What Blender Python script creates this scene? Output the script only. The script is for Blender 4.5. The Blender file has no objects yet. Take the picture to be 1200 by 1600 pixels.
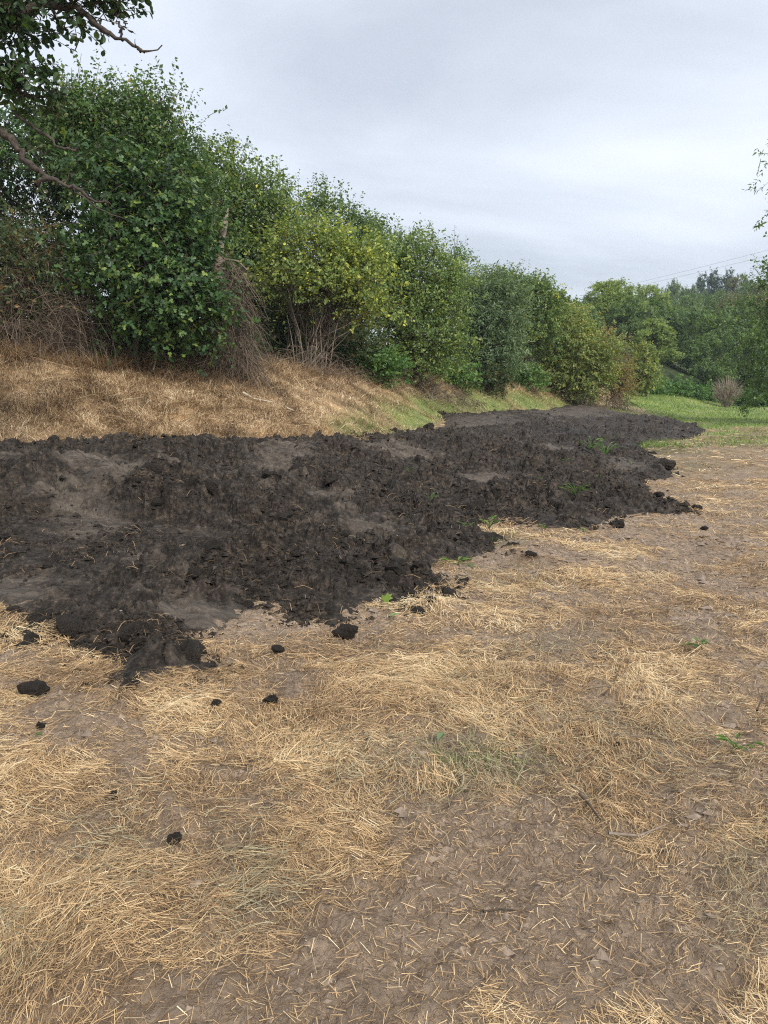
import bpy, math, random
import numpy as np
from math import radians as R
rng = np.random.default_rng(7)
random.seed(7)
scene = bpy.context.scene
col = scene.collection

# ------------------------------------------------------------------ camera
F_PX = 1202.0            # focal length in pixels of the 1200x1600 photograph
CAM = np.array([0.0, 0.0, 1.6])
PITCH = math.atan(200.0 / F_PX)      # looking slightly down, horizon at row 600
cam_d = bpy.data.cameras.new('camera')
cam = bpy.data.objects.new('camera', cam_d); col.objects.link(cam)
cam.location = CAM
cam.rotation_euler = (math.pi / 2 - PITCH, 0, 0)
cam_d.sensor_fit = 'VERTICAL'; cam_d.sensor_height = 36.0
cam_d.lens = 36.0 * F_PX / 1600.0
cam_d.clip_start = 0.05; cam_d.clip_end = 3000
scene.camera = cam

# ------------------------------------------------------------------ sky and sun (overcast)
SUN_EL, SUN_AZ = 40.0, 148.0          # azimuth measured clockwise from +Y (view direction)
world = bpy.data.worlds.new('World'); scene.world = world; world.use_nodes = True
wt = world.node_tree; wt.nodes.clear()
def wn(t, **k):
    n = wt.nodes.new(t)
    for a, b in k.items(): setattr(n, a, b)
    return n
def wmath(op, a, b):
    n = wn('ShaderNodeMath', operation=op)
    for i, v in enumerate((a, b)):
        if hasattr(v, 'links') or hasattr(v, 'is_linked'): wt.links.new(v, n.inputs[i])
        else: n.inputs[i].default_value = v
    return n.outputs[0]
w_out = wn('ShaderNodeOutputWorld'); w_bg = wn('ShaderNodeBackground')
w_bg.inputs['Strength'].default_value = 0.10
sky = wn('ShaderNodeTexSky', sky_type='NISHITA', sun_disc=False)
sky.sun_elevation = R(SUN_EL); sky.sun_rotation = R(SUN_AZ)
tc = wn('ShaderNodeTexCoord'); sep = wn('ShaderNodeSeparateXYZ')
wt.links.new(tc.outputs['Generated'], sep.inputs[0])
zz = wmath('ADD', wmath('MAXIMUM', sep.outputs[2], 0.0), 0.26)
comb = wn('ShaderNodeCombineXYZ')
wt.links.new(wmath('DIVIDE', sep.outputs[0], zz), comb.inputs[0])
wt.links.new(wmath('DIVIDE', sep.outputs[1], zz), comb.inputs[1])
mp = wn('ShaderNodeMapping'); mp.inputs['Rotation'].default_value = (0, 0, R(-24))
mp.inputs['Scale'].default_value = (0.75, 1.25, 1); mp.inputs['Location'].default_value = (3.1, 1.7, 0)
wt.links.new(comb.outputs[0], mp.inputs[0])
nz = wn('ShaderNodeTexNoise'); nz.inputs['Scale'].default_value = 1.05
nz.inputs['Detail'].default_value = 7; nz.inputs['Roughness'].default_value = 0.5
nz.inputs['Distortion'].default_value = 0.35
wt.links.new(mp.outputs[0], nz.inputs['Vector'])
rp = wn('ShaderNodeValToRGB')
rp.color_ramp.elements[0].position = 0.38; rp.color_ramp.elements[0].color = (0.270, 0.296, 0.338, 1)
rp.color_ramp.elements[1].position = 0.63; rp.color_ramp.elements[1].color = (0.430, 0.455, 0.492, 1)
e = rp.color_ramp.elements.new(0.5); e.color = (0.338, 0.367, 0.412, 1)
wt.links.new(nz.outputs[0], rp.inputs[0])
vm = wn('ShaderNodeVectorMath', operation='SCALE'); vm.inputs['Scale'].default_value = 10.0
wt.links.new(rp.outputs[0], vm.inputs[0])
mx = wn('ShaderNodeMix', data_type='RGBA'); mx.inputs[0].default_value = 0.94
wt.links.new(sky.outputs[0], mx.inputs[6]); wt.links.new(vm.outputs[0], mx.inputs[7])
wt.links.new(mx.outputs[2], w_bg.inputs['Color']); wt.links.new(w_bg.outputs[0], w_out.inputs[0])

sd_ = bpy.data.lights.new('sun', 'SUN'); sd_.energy = 1.5; sd_.angle = R(18); sd_.color = (1.0, 0.95, 0.86)
sun = bpy.data.objects.new('sun', sd_); col.objects.link(sun)
sun.rotation_euler = (R(90 - SUN_EL), 0, R(180 - SUN_AZ))
sun.location = (10, -10, 30)

vs = scene.view_settings
vs.view_transform = 'Standard'; vs.look = 'None'; vs.gamma = 1.0; vs.exposure = 1.26
vs.use_curve_mapping = False
scene.cycles.max_bounces = 7; scene.cycles.diffuse_bounces = 3; scene.cycles.glossy_bounces = 2
scene.cycles.transmission_bounces = 3; scene.cycles.transparent_max_bounces = 4
scene.cycles.volume_bounces = 0
scene.cycles.use_adaptive_sampling = True
scene.cycles.use_denoising = False
scene.cycles.filter_width = 1.15

# ------------------------------------------------------------------ pixel <-> world helpers
cp, sp = math.cos(PITCH), math.sin(PITCH)
def at(px, py, D):
    """point at photograph pixel (px, py), D metres ahead of the camera (ground distance along view)"""
    px = np.asarray(px, float); py = np.asarray(py, float)
    u = (px - 600) / F_PX; v = (800 - py) / F_PX
    dx, dy, dz = u, v * sp + cp, v * cp - sp
    s = D / dy
    return np.stack([dx * s, dy * s, CAM[2] + dz * s], -1)
def project(P):
    d = np.asarray(P, float) - CAM
    zc = d[..., 1] * cp - d[..., 2] * sp
    yc = d[..., 1] * sp + d[..., 2] * cp
    zc = np.where(zc > 0.05, zc, 0.05)
    return 600 + F_PX * d[..., 0] / zc, 800 - F_PX * yc / zc
def smooth(a, b, x):
    t = np.clip((x - a) / (b - a), 0, 1); return t * t * (3 - 2 * t)
def unit(v): return v / np.maximum(np.linalg.norm(v, axis=-1, keepdims=True), 1e-9)

# ------------------------------------------------------------------ noise
def _h(ix, iy, s):
    h = (ix.astype(np.int64) * 374761393 + iy.astype(np.int64) * 668265263 + s * 1442695041) & 0xffffffff
    h = ((h ^ (h >> 13)) * 1274126177) & 0xffffffff
    return ((h ^ (h >> 16)) & 0xffffff) / float(0xffffff)
def perlin(x, y, s=0):
    x = np.asarray(x, float); y = np.asarray(y, float)
    ix = np.floor(x); iy = np.floor(y); fx = x - ix; fy = y - iy
    u = fx * fx * fx * (fx * (fx * 6 - 15) + 10); v = fy * fy * fy * (fy * (fy * 6 - 15) + 10)
    def g(ax, ay):
        a = _h(ix + ax, iy + ay, s) * 2 * np.pi
        return np.cos(a) * (fx - ax) + np.sin(a) * (fy - ay)
    a = g(0, 0); b = g(1, 0); c = g(0, 1); d = g(1, 1)
    return 1.5 * ((a + (b - a) * u) + ((c + (d - c) * u) - (a + (b - a) * u)) * v)
def fbm(x, y, s=0, o=4, r=0.5):
    t = 0; a = 1; f = 1
    for i in range(o):
        t = t + a * perlin(x * f, y * f, s + i * 17); a *= r; f *= 2.03
    return t
def worley(x, y, s=0):
    ix = np.floor(x); iy = np.floor(y); best = np.full(np.shape(x), 9.0); hid = np.zeros(np.shape(x))
    for ax in (-1, 0, 1):
        for ay in (-1, 0, 1):
            cx = ix + ax + _h(ix + ax, iy + ay, s); cy = iy + ay + _h(ix + ax, iy + ay, s + 5)
            d = (cx - x) ** 2 + (cy - y) ** 2
            m = d < best; best = np.where(m, d, best); hid = np.where(m, _h(ix + ax, iy + ay, s + 9), hid)
    return np.sqrt(best), hid

# ------------------------------------------------------------------ terrain
# foot of the bank as a plan line (x, y, height); the bank rises on its left, the field lies on its right
TOE = np.array([(-60, -20, 2.0), (-26, 1, 1.5), (-14, 6.8, 1.1), (-9, 9.2, .92), (-5.5, 11, .78), (-2.6, 12.3, .64), (-.45, 14.2, .52), (.7, 18, .56), (1.9, 23, .62), (4.6, 29, .56), (8.1, 36, .50), (12.6, 44, .55), (17.5, 53, .9), (24, 64, 1.3), (34, 90, 3.0), (40, 160, 5.0), (40, 400, 6.0), (40, 900, 6.0)], float)
def _resample(L, k=6):
    Q = []
    for a in range(len(L) - 1):
        p0, p1, p2, p3 = L[max(a - 1, 0)], L[a], L[a + 1], L[min(a + 2, len(L) - 1)]
        for t in np.linspace(0, 1, k, endpoint=False):
            Q.append(.5 * ((2 * p1) + (-p0 + p2) * t + (2 * p0 - 5 * p1 + 4 * p2 - p3) * t ** 2 + (-p0 + 3 * p1 - 3 * p2 + p3) * t ** 3))
    return np.array(Q + [L[-1]])
TOE_F = _resample(TOE)
def terrain_exact(x, y):
    best = np.full(x.shape, 1e9); sgn = np.ones(x.shape); zt = np.zeros(x.shape); lam = np.zeros(x.shape)
    for a in range(len(TOE_F) - 1):
        p, q_ = TOE_F[a], TOE_F[a + 1]; e_ = (q_ - p)[:2]; t = np.clip(((x - p[0]) * e_[0] + (y - p[1]) * e_[1]) / (e_ @ e_), 0, 1)
        dx = x - p[0] - t * e_[0]; dy = y - p[1] - t * e_[1]; d = np.hypot(dx, dy); m = d < best
        best = np.where(m, d, best); sgn = np.where(m, np.sign(e_[0] * dy - e_[1] * dx), sgn); zt = np.where(m, p[2] + t * (q_[2] - p[2]), zt)
        lam = np.where(m, np.interp(p[1], [8, 14, 24, 36], [4.4, 4.2, 3.0, 2.4]), lam)
    base = -.12 * smooth(5, 30, x) * smooth(60, 30, y) + 3.0 * smooth(70, 130, y) * smooth(5, 30, x) + 11 * smooth(95, 190, y) * smooth(15, 70, x) - .5 * smooth(0, -60, y)
    up = zt + 2.7 * (1 - np.exp(-best / lam)) + .6 * smooth(5, 40, best)
    dn = base + (zt - base) * smooth(1, 0, best / 5.2)
    dn = dn + (zt - base) * .25 * np.clip(1 - best / 5.2, 0, 1) * (1 - np.clip(1 - best / 5.2, 0, 1))
    return np.where(sgn > 0, up, dn)
class HGrid:
    def __init__(s, x0, x1, y0, y1, st):
        s.x0, s.y0, s.st = x0, y0, st; s.nx = int((x1 - x0) / st) + 1; s.ny = int((y1 - y0) / st) + 1
        X, Y = np.meshgrid(x0 + np.arange(s.nx) * st, y0 + np.arange(s.ny) * st, indexing='ij'); s.Z = terrain_exact(X, Y)
        for _ in range(3 if st < 1 else 1):       # soften creases
            q = np.pad(s.Z, 1, mode='edge'); s.Z = (q[:-2, 1:-1] + q[2:, 1:-1] + q[1:-1, :-2] + q[1:-1, 2:] + 2 * q[1:-1, 1:-1]) / 6
        s.x1, s.y1 = x0 + (s.nx - 1) * st, y0 + (s.ny - 1) * st
    def __call__(s, x, y):
        u = np.clip((x - s.x0) / s.st, 0, s.nx - 1.001); v = np.clip((y - s.y0) / s.st, 0, s.ny - 1.001)
        i = u.astype(np.int32); j = v.astype(np.int32); u = u - i; v = v - j; Z = s.Z
        return (Z[i, j] * (1 - v) + Z[i, j + 1] * v) * (1 - u) + (Z[i + 1, j] * (1 - v) + Z[i + 1, j + 1] * v) * u
_fine = HGrid(-20, 40, -6, 70, .25); _coarse = HGrid(-900, 900, -900, 900, 4.0)
def terrain(x, y):
    x = np.asarray(x, float); y = np.asarray(y, float)
    k = (x > -19.9) & (x < 39.9) & (y > -5.9) & (y < 69.9)
    if k.all(): return _fine(x, y)
    return np.where(k, _fine(x, y), _coarse(x, y))
def hit(px, py, dmax=260):
    """where the ray through a photograph pixel meets the terrain"""
    px = np.atleast_1d(np.asarray(px, float)); py = np.atleast_1d(np.asarray(py, float))
    res = np.zeros((len(px), 3)); done = np.zeros(len(px), bool)
    d = 1.2; pd = None
    todo = np.arange(len(px))
    while d < dmax and len(todo):
        P = at(px[todo], py[todo], d); below = P[:, 2] < terrain(P[:, 0], P[:, 1])
        new = todo[below]
        if len(new):
            lo = np.full(len(new), d / 1.04); hi = np.full(len(new), d)
            for _ in range(12):
                m = (lo + hi) / 2; Q = at(px[new], py[new], m); b = Q[:, 2] < terrain(Q[:, 0], Q[:, 1])
                hi = np.where(b, m, hi); lo = np.where(b, lo, m)
            res[new] = at(px[new], py[new], hi); done[new] = True; todo = todo[~below]
        d *= 1.04
    res[~done] = at(px[~done], py[~done], dmax)
    return res

MUD_PX = [(-140, 706), (-60, 704), (0, 704), (80, 697), (160, 690), (250, 695), (330, 692), (400, 694), (470, 692), (520, 696), (560, 700), (572, 684), (620, 678), (678, 676),
  (698, 664), (690, 648), (740, 648), (800, 643), (850, 643), (868, 637), (905, 634), (950, 641), (1000, 652), (1050, 656), (1098, 668), (1088, 683), (1040, 690), (1008, 694),
  (1000, 702), (1022, 715), (1046, 732), (1050, 745), (1020, 754), (1000, 765), (1020, 780), (1060, 790), (1075, 801), (1000, 810), (960, 816), (905, 830), (850, 820), (790, 810), (758, 816), (735, 828),
  (775, 845), (788, 858), (745, 872), (700, 880), (678, 898), (668, 922), (640, 945), (590, 947), (545, 950), (520, 975), (460, 970), (430, 955), (395, 962), (340, 978), (300, 992), (285, 1002),
  (322, 1022), (330, 1040), (290, 1054), (240, 1062), (192, 1080), (178, 1060), (150, 1022), (110, 1005), (60, 990), (52, 965), (20, 945), (-60, 945), (-140, 950)]
MUD = hit([p[0] for p in MUD_PX], [p[1] for p in MUD_PX])[:, :2]
def poly_sd(x, y, poly):
    """signed distance, positive inside"""
    best = np.full(x.shape, 1e9); ins = np.zeros(x.shape, bool); n = len(poly)
    for i in range(n):
        a = poly[i]; b = poly[(i + 1) % n]; e_ = b - a
        t = np.clip(((x - a[0]) * e_[0] + (y - a[1]) * e_[1]) / (e_ @ e_), 0, 1)
        best = np.minimum(best, np.hypot(x - a[0] - t * e_[0], y - a[1] - t * e_[1]))
        c = (a[1] > y) != (b[1] > y)
        xs = a[0] + (y - a[1]) / (e_[1] if abs(e_[1]) > 1e-9 else 1e-9) * e_[0]
        ins ^= c & (x < xs)
    return np.where(ins, best, -best)
def mud_sd(x, y):
    sd = poly_sd(x, y, MUD)
    k = 0.10 + 0.006 * np.hypot(x, y)
    return sd + k * fbm(x * 1.3, y * 1.3, 41, 3) + 0.05 * perlin(x * 7, y * 7, 43)

def blob(px, py, cx, cy, rx, ry):
    return np.exp(-(((px - cx) / rx) ** 2 + ((py - cy) / ry) ** 2))
STRAW_PATCH = [(660, 1460, 170, 120, -.28), (800, 1400, 200, 90, -.16), (1020, 1400, 260, 170, -.30), (820, 1290, 160, 50, -.25), (470, 1540, 150, 60, -.35), (1010, 1500, 170, 80, -.45), (900, 1370, 170, 60, -.35), (720, 1330, 110, 40, -.4), (1120, 1200, 90, 60, -.4), (640, 1265, 70, 25, -.35), (1130, 850, 150, 110, -.2), (840, 880, 60, 25, -.4), (960, 1110, 140, 40, -.2),
  (640, 1110, 170, 40, .5), (120, 1250, 180, 90, .35), (60, 1440, 150, 90, .4), (260, 1520, 160, 90, .3), (1000, 1230, 140, 40, .45), (1080, 1060, 110, 30, .35), (880, 910, 90, 15, .3), (780, 825, 40, 15, .6), (60, 1000, 60, 40, .5), (560, 1590, 120, 30, .15), (1130, 1320, 100, 40, .2), (1180, 1560, 60, 60, .35), (330, 1010, 60, 25, -.3), (170, 1130, 60, 30, -.35), (340, 975, 60, 20, -.7)]
def straw_cover(x, y, z=None):
    if z is None: z = terrain(x, y)
    px, py = project(np.stack([x, y, z], -1))
    c = 0.60 + 0.62 * fbm(x * 1.3, y * 1.3, 61, 5, .65) + 0.3 * perlin(x * 5, y * 5, 66)
    for (cx, cy, rx, ry, a) in STRAW_PATCH: c = c + a * blob(px, py, cx, cy, rx, ry)
    return np.clip(c, 0.02, 1.2)
def ground_detail(x, y):
    d = np.hypot(x, y)
    near = smooth(30, 10, d)
    t = 0.030 * fbm(x * 0.9, y * 0.9, 71, 2)
    lump = np.clip(fbm(x * 4.5, y * 4.5, 72, 4, .6), -.8, 1)
    w, hid = worley(x * 9, y * 9, 73)
    clod = np.clip(0.6 - w, 0, .35) * (hid > 0.5)
    return t + near * (0.024 * lump + 0.045 * clod)
def ground_z(x, y): return terrain(x, y) + ground_detail(x, y)

# mud relief
SCOOP = hit([150], [862])[0]; SCOOP2 = hit([20], [905])[0]
SMOOTH_PX = [(70, 755, 150, 26), (190, 785, 60, 14), (455, 735, 50, 35), (380, 705, 60, 10), (640, 725, 60, 16), (590, 850, 60, 12), (740, 665, 80, 12), (900, 648, 80, 10), (850, 712, 40, 8), (980, 738, 30, 8), (20, 935, 60, 22), (340, 972, 70, 16), (240, 900, 40, 18), (500, 800, 50, 10), (280, 760, 50, 12), (120, 830, 80, 26), (760, 762, 40, 10)]
def mud_z(x, y):
    sd = mud_sd(x, y); tz = terrain(x, y)
    px, py = project(np.stack([x, y, tz], -1))
    d = np.hypot(x, y)
    sm = np.zeros(x.shape)
    for (cx, cy, rx, ry) in SMOOTH_PX: sm = np.maximum(sm, blob(px, py, cx, cy, rx, ry) * 1.5)
    sm = np.clip(sm + 0.55 * fbm(x * 0.7, y * 0.7, 81, 3) - 0.10, 0, 1)
    rough = 1 - 0.62 * sm
    inner = smooth(0.0, 1.1, sd); edge = smooth(-0.04, 0.26, sd)
    led = fbm(x * .8 + .5 * y, y * 1.5 - .3 * x, 95, 4, .55); thick = 0.035 * edge + 0.11 * inner + 0.10 * inner * fbm(x * 0.55, y * 0.55, 82, 2) + .12 * inner * (np.abs(led) - .25)
    wx = x + 0.12 * fbm(x * 3, y * 3, 88, 2); wy = y + 0.12 * fbm(x * 3, y * 3, 89, 2)
    w1, h1 = worley(wx * 2.6, wy * 2.6, 83); w2, h2 = worley(wx * 6.5, wy * 6.5, 84); w3, h3 = worley(wx * 14, wy * 14, 85)
    lump = 0.15 * smooth(.70, .25, w1) * h1 ** 1.5 + 0.10 * smooth(.62, .25, w2) * h2 ** 1.3 + 0.030 * smooth(.6, .2, w3) * h3
    lump = lump + .13 * smooth(12, 22, d) * (.4 - np.abs(fbm(x * 1.1, y * .8, 98, 3, .6)))
    lump = lump + 0.06 * (0.45 - np.abs(fbm(x * 1.9, y * 1.9, 86, 4))) + 0.013 * fbm(x * 9, y * 9, 87, 4, .65)
    crk = np.abs(fbm(wx * 3.2, wy * 3.2, 93, 3)); lump = lump - 0.035 * smooth(.10, 0, crk)
    ridge = 0.014 * np.sin((x * 0.9 + y * 0.35 + 0.5 * fbm(x, y, 90, 2)) * 14) * sm     # bucket and track drag marks
    fk = .38 + .62 * smooth(20, 8, d)      # the layer thins out along the bank
    z = tz + fk * thick + edge * (.6 + .4 * smooth(0, .6, sd)) * (.7 + .3 * fk) * (rough * lump + ridge)
    # scooped hollow with a sharp upper rim
    for (c, rx, ry, dep) in ((SCOOP, 1.7, 0.95, 0.42), (SCOOP2, 1.2, 0.7, 0.18)):
        q = ((x - c[0]) / rx) ** 2 + ((y - c[1] + 0.15) / ry) ** 2
        z = z - dep * np.clip(1 - q, 0, 1) ** 0.8
    rim = hit([60], [778])[0]
    z = z + 0.24 * np.exp(-(((x - rim[0]) / 2.0) ** 2 + ((y - rim[1]) / 0.45) ** 2))
    z = np.maximum(z, tz + 0.05 * edge + 0.05 * inner + 0.4 * edge * rough * lump)
    z = np.where(sd < 0, tz + np.maximum(-0.25, sd * 1.5) + 0.02, z)
    return z, sd, sm

# ------------------------------------------------------------------ mesh helpers
def mesh_np(name, V, Fs, attrs=None, smooth_shade=False):
    me = bpy.data.meshes.new(name); V = np.asarray(V, np.float32)
    me.vertices.add(len(V)); me.vertices.foreach_set('co', V.ravel())
    Fs = [np.asarray(f, np.int32) for f in Fs if len(f)]
    tot = np.concatenate([np.full(len(f), f.shape[1], np.int32) for f in Fs])
    idx = np.concatenate([f.ravel() for f in Fs])
    st = np.concatenate([[0], np.cumsum(tot)[:-1]]).astype(np.int32)
    me.loops.add(len(idx)); me.loops.foreach_set('vertex_index', idx)
    me.polygons.add(len(tot)); me.polygons.foreach_set('loop_start', st); me.polygons.foreach_set('loop_total', tot)
    me.polygons.foreach_set('use_smooth', np.full(len(tot), smooth_shade))
    for k, a in (attrs or {}).items():
        a = np.asarray(a, np.float32)
        if a.ndim == 1:
            at_ = me.attributes.new(k, 'FLOAT', 'POINT'); at_.data.foreach_set('value', a)
        else:
            at_ = me.attributes.new(k, 'FLOAT_COLOR', 'POINT')
            at_.data.foreach_set('color', np.concatenate([a, np.ones((len(a), 1), np.float32)], 1).ravel())
    me.update(calc_edges=True)
    return me
def obj(name, me, mat, parent=None, kind=None, loc=None):
    o = bpy.data.objects.new(name, me); col.objects.link(o)
    if mat is not None and not me.materials: me.materials.append(mat)
    if parent is not None:
        o.parent = parent
    if loc is not None: o.location = loc
    if kind: o['kind'] = kind
    return o
def thing(name, label, cat, loc=(0, 0, 0), group=None, rotz=0):
    o = bpy.data.objects.new(name, None); col.objects.link(o)
    o.location = loc; o.rotation_euler[2] = rotz; o.empty_display_size = 0.2
    o['label'] = label; o['category'] = cat
    if group: o['group'] = group
    return o
def tag(o, label, cat, group=None):
    o['label'] = label; o['category'] = cat
    if group: o['group'] = group
    return o
def tubes(P, rad, sides=5):
    """P (n,m,3) polylines, rad (n,m)"""
    P = np.asarray(P, float); n, m, _ = P.shape
    T = unit(np.gradient(P, axis=1)) if m > 2 else unit(np.repeat((P[:, 1:] - P[:, :1]), 2, 1))
    ref = np.where(np.abs(T[..., 2:3]) > 0.9, np.array([1., 0, 0]), np.array([0, 0, 1.]))
    A = unit(np.cross(T, ref)); B = np.cross(T, A)
    ang = np.arange(sides) / sides * 2 * np.pi
    ring = A[:, :, None, :] * np.cos(ang)[None, None, :, None] + B[:, :, None, :] * np.sin(ang)[None, None, :, None]
    V = P[:, :, None, :] + ring * np.asarray(rad)[:, :, None, None]
    idx = np.arange(n * m * sides).reshape(n, m, sides)
    a = idx[:, :-1]; b = idx[:, 1:]
    q = np.stack([a, np.roll(a, -1, 2), np.roll(b, -1, 2), b], -1).reshape(-1, 4)
    return V.reshape(-1, 3), q
def ribbons(P, w, up=None, taper=(1, 1, .6)):
    """P (n,m,3) centre lines, w (n,) widths -> flat strips facing mostly up"""
    n, m, _ = P.shape
    T = unit(np.gradient(P, axis=1)) if m > 2 else unit(np.repeat(P[:, 1:] - P[:, :1], 2, 1))
    if up is None:
        up = unit(np.array([0, 0, 1.]) + rng.normal(0, .45, (n, 3)))
    S = unit(np.cross(T, up[:, None, :]))
    k = np.interp(np.linspace(0, 1, m), np.linspace(0, 1, len(taper)), taper)
    off = S * (w[:, None] * k[None] * .5)[..., None]
    V = np.stack([P - off, P + off], 2)
    idx = np.arange(n * m * 2).reshape(n, m, 2)
    q = np.stack([idx[:, :-1, 0], idx[:, :-1, 1], idx[:, 1:, 1], idx[:, 1:, 0]], -1).reshape(-1, 4)
    return V.reshape(-1, 3), q
LEAF = {
 'oval': ([(0, 0, 0), (.45, -.36, .10), (1, 0, -.05), (.45, .36, .10)], [(0, 1, 2), (0, 2, 3)]),
 'long': ([(0, 0, 0), (.4, -.17, .05), (1, 0, -.10), (.4, .17, .05)], [(0, 1, 2), (0, 2, 3)]),
 'sprig': ([(0, 0, 0), (.3, -.38, .08), (.62, -.14, 0), (1, 0, -.06), (.7, .3, .1), (.35, .2, .02)], [(0, 1, 2), (0, 2, 3), (0, 3, 4), (0, 4, 5)]),
 'maple': ([(0, 0, 0), (-.12, -.28, 0), (.22, -.52, .05), (.38, -.26, .06), (.78, -.36, -.02), (.70, -.13, .04), (1, 0, -.06), (.70, .13, .04), (.78, .36, -.02), (.38, .26, .06), (.22, .52, .05), (-.12, .28, 0)],
           [(0, 1, 2, 3), (0, 3, 4, 5), (0, 5, 6, 7), (0, 7, 8, 9), (0, 9, 10, 11)]),
 'maple_lo': ([(0, 0, 0), (-.10, -.26, 0), (.22, -.52, .05), (.42, -.22, .06), (.80, -.30, 0), (1, 0, -.06), (.80, .30, 0), (.42, .22, .06), (.22, .52, .05), (-.10, .26, 0)], [(0, 1, 2, 3), (0, 3, 4, 5), (0, 5, 6, 7), (0, 7, 8, 9)]),
 'oak': ([(0, 0, 0), (.25, -.16, .03), (.35, -.10, 0), (.5, -.28, .05), (.62, -.15, 0), (.85, -.24, .03), (1, 0, -.05), (.85, .24, .03), (.62, .15, 0), (.5, .28, .05), (.35, .10, 0), (.25, .16, .03)],
         [(0, 1, 2, 3), (0, 3, 4, 5), (0, 5, 6, 7), (0, 7, 8, 9), (0, 9, 10, 11)]),
}
def leaves(P, axis, nrm, size, kind):
    tv, tf = LEAF[kind]; tv = np.array(tv)
    a = unit(axis); s = unit(np.cross(nrm, a)); n_ = np.cross(a, s)
    V = P[:, None] + size[:, None, None] * (tv[None, :, 0:1] * a[:, None] + tv[None, :, 1:2] * s[:, None] + tv[None, :, 2:3] * n_[:, None])
    k = len(tv); base = (np.arange(len(P)) * k)[:, None, None]
    f = (np.array(tf)[None] + base).reshape(-1, len(tf[0]))
    return V.reshape(-1, 3), f, k

# ------------------------------------------------------------------ materials
def nodes_mat(name):
    m = bpy.data.materials.new(name); m.use_nodes = True; t = m.node_tree
    for n in list(t.nodes):
        if n.type != 'OUTPUT_MATERIAL': t.nodes.remove(n)
    out = [n for n in t.nodes if n.type == 'OUTPUT_MATERIAL'][0]
    b = t.nodes.new('ShaderNodeBsdfPrincipled'); t.links.new(b.outputs[0], out.inputs['Surface'])
    return m, t, b, out
def ramp(t, stops, src):
    r = t.nodes.new('ShaderNodeValToRGB'); el = r.color_ramp.elements
    while len(el) < len(stops): el.new(0.5)
    for e_, (p, c) in zip(el, stops): e_.position = p; e_.color = (*c, 1)
    t.links.new(src, r.inputs[0]); return r.outputs[0]
def attr(t, name, out='Fac'):
    a = t.nodes.new('ShaderNodeAttribute'); a.attribute_name = name; return a.outputs[out]
def noise(t, scale, detail=4, rough=.55, coord='Object'):
    c = t.nodes.new('ShaderNodeTexCoord'); n = t.nodes.new('ShaderNodeTexNoise')
    n.inputs['Scale'].default_value = scale; n.inputs['Detail'].default_value = detail; n.inputs['Roughness'].default_value = rough
    t.links.new(c.outputs[coord], n.inputs['Vector']); return n.outputs[0]
def mixc(t, fac, a, b, mode='MIX'):
    m = t.nodes.new('ShaderNodeMix'); m.data_type = 'RGBA'; m.blend_type = mode
    for i, v in ((0, fac), (6, a), (7, b)):
        if hasattr(v, 'is_linked'): t.links.new(v, m.inputs[i])
        elif isinstance(v, tuple): m.inputs[i].default_value = (*v, 1)
        else: m.inputs[i].default_value = v
    return m.outputs[2]
def bump(t, b, src, strength, dist):
    n = t.nodes.new('ShaderNodeBump'); n.inputs['Strength'].default_value = strength; n.inputs['Distance'].default_value = dist
    t.links.new(src, n.inputs['Height']); t.links.new(n.outputs[0], b.inputs['Normal'])
def leaf_mat(name, stops, rough=.45, trans=.45, spec=.4):
    m, t, b, out = nodes_mat(name)
    c = ramp(t, stops, attr(t, 'tint')); t.links.new(c, b.inputs['Base Color'])
    b.inputs['Roughness'].default_value = rough; b.inputs['Specular IOR Level'].default_value = spec
    tr = t.nodes.new('ShaderNodeBsdfTranslucent'); mxs = t.nodes.new('ShaderNodeMixShader'); mxs.inputs[0].default_value = trans
    t.links.new(mixc(t, 1.0, c, (1.25, 1.2, .55), 'MULTIPLY'), tr.inputs[0])
    t.links.new(b.outputs[0], mxs.inputs[1]); t.links.new(tr.outputs[0], mxs.inputs[2]); t.links.new(mxs.outputs[0], out.inputs['Surface'])
    return m
def ramp_mat(name, stops, rough=.8, spec=.2, nscale=None):
    m, t, b, out = nodes_mat(name)
    c = ramp(t, stops, attr(t, 'tint'))
    t.links.new(c, b.inputs['Base Color']); b.inputs['Roughness'].default_value = rough; b.inputs['Specular IOR Level'].default_value = spec
    return m
def bark_mat(name, c1, c2, scale=25):
    m, t, b, out = nodes_mat(name); n = noise(t, scale, 5, .65)
    t.links.new(ramp(t, [(.3, c1), (.7, c2)], n), b.inputs['Base Color']); b.inputs['Roughness'].default_value = .85; b.inputs['Specular IOR Level'].default_value = .2
    bump(t, b, n, .6, .01); return m

M = {}
M['hazel'] = leaf_mat('hazel_leaf', [(0, (0.066, 0.115, 0.049)), (.45, (0.150, 0.237, 0.083)), (.75, (0.246, 0.341, 0.113)), (.93, (0.410, 0.489, 0.138)), (1, (0.752, 0.711, 0.110))])
M['hazel_yellow'] = leaf_mat('yellowing_hazel_leaf', [(0, (0.079, 0.130, 0.048)), (.40, (0.190, 0.274, 0.088)), (.70, (0.315, 0.390, 0.119)), (.88, (0.551, 0.575, 0.145)), (1, (0.850, 0.850, 0.119))])
M['sycamore'] = leaf_mat('sycamore_leaf', [(0, (0.026, 0.062, 0.024)), (.5, (0.057, 0.122, 0.040)), (.85, (0.104, 0.187, 0.056)), (1, (0.235, 0.318, 0.074))], rough=.42, spec=.4, trans=.30)
M['hawthorn'] = leaf_mat('hawthorn_leaf', [(0, (0.068, 0.129, 0.049)), (.5, (0.145, 0.252, 0.085)), (.8, (0.245, 0.357, 0.121)), (1, (0.490, 0.388, 0.181))])
M['willow'] = leaf_mat('willow_leaf', [(0, (0.082, 0.137, 0.086)), (.5, (0.171, 0.258, 0.142)), (1, (0.315, 0.410, 0.202))])
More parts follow.
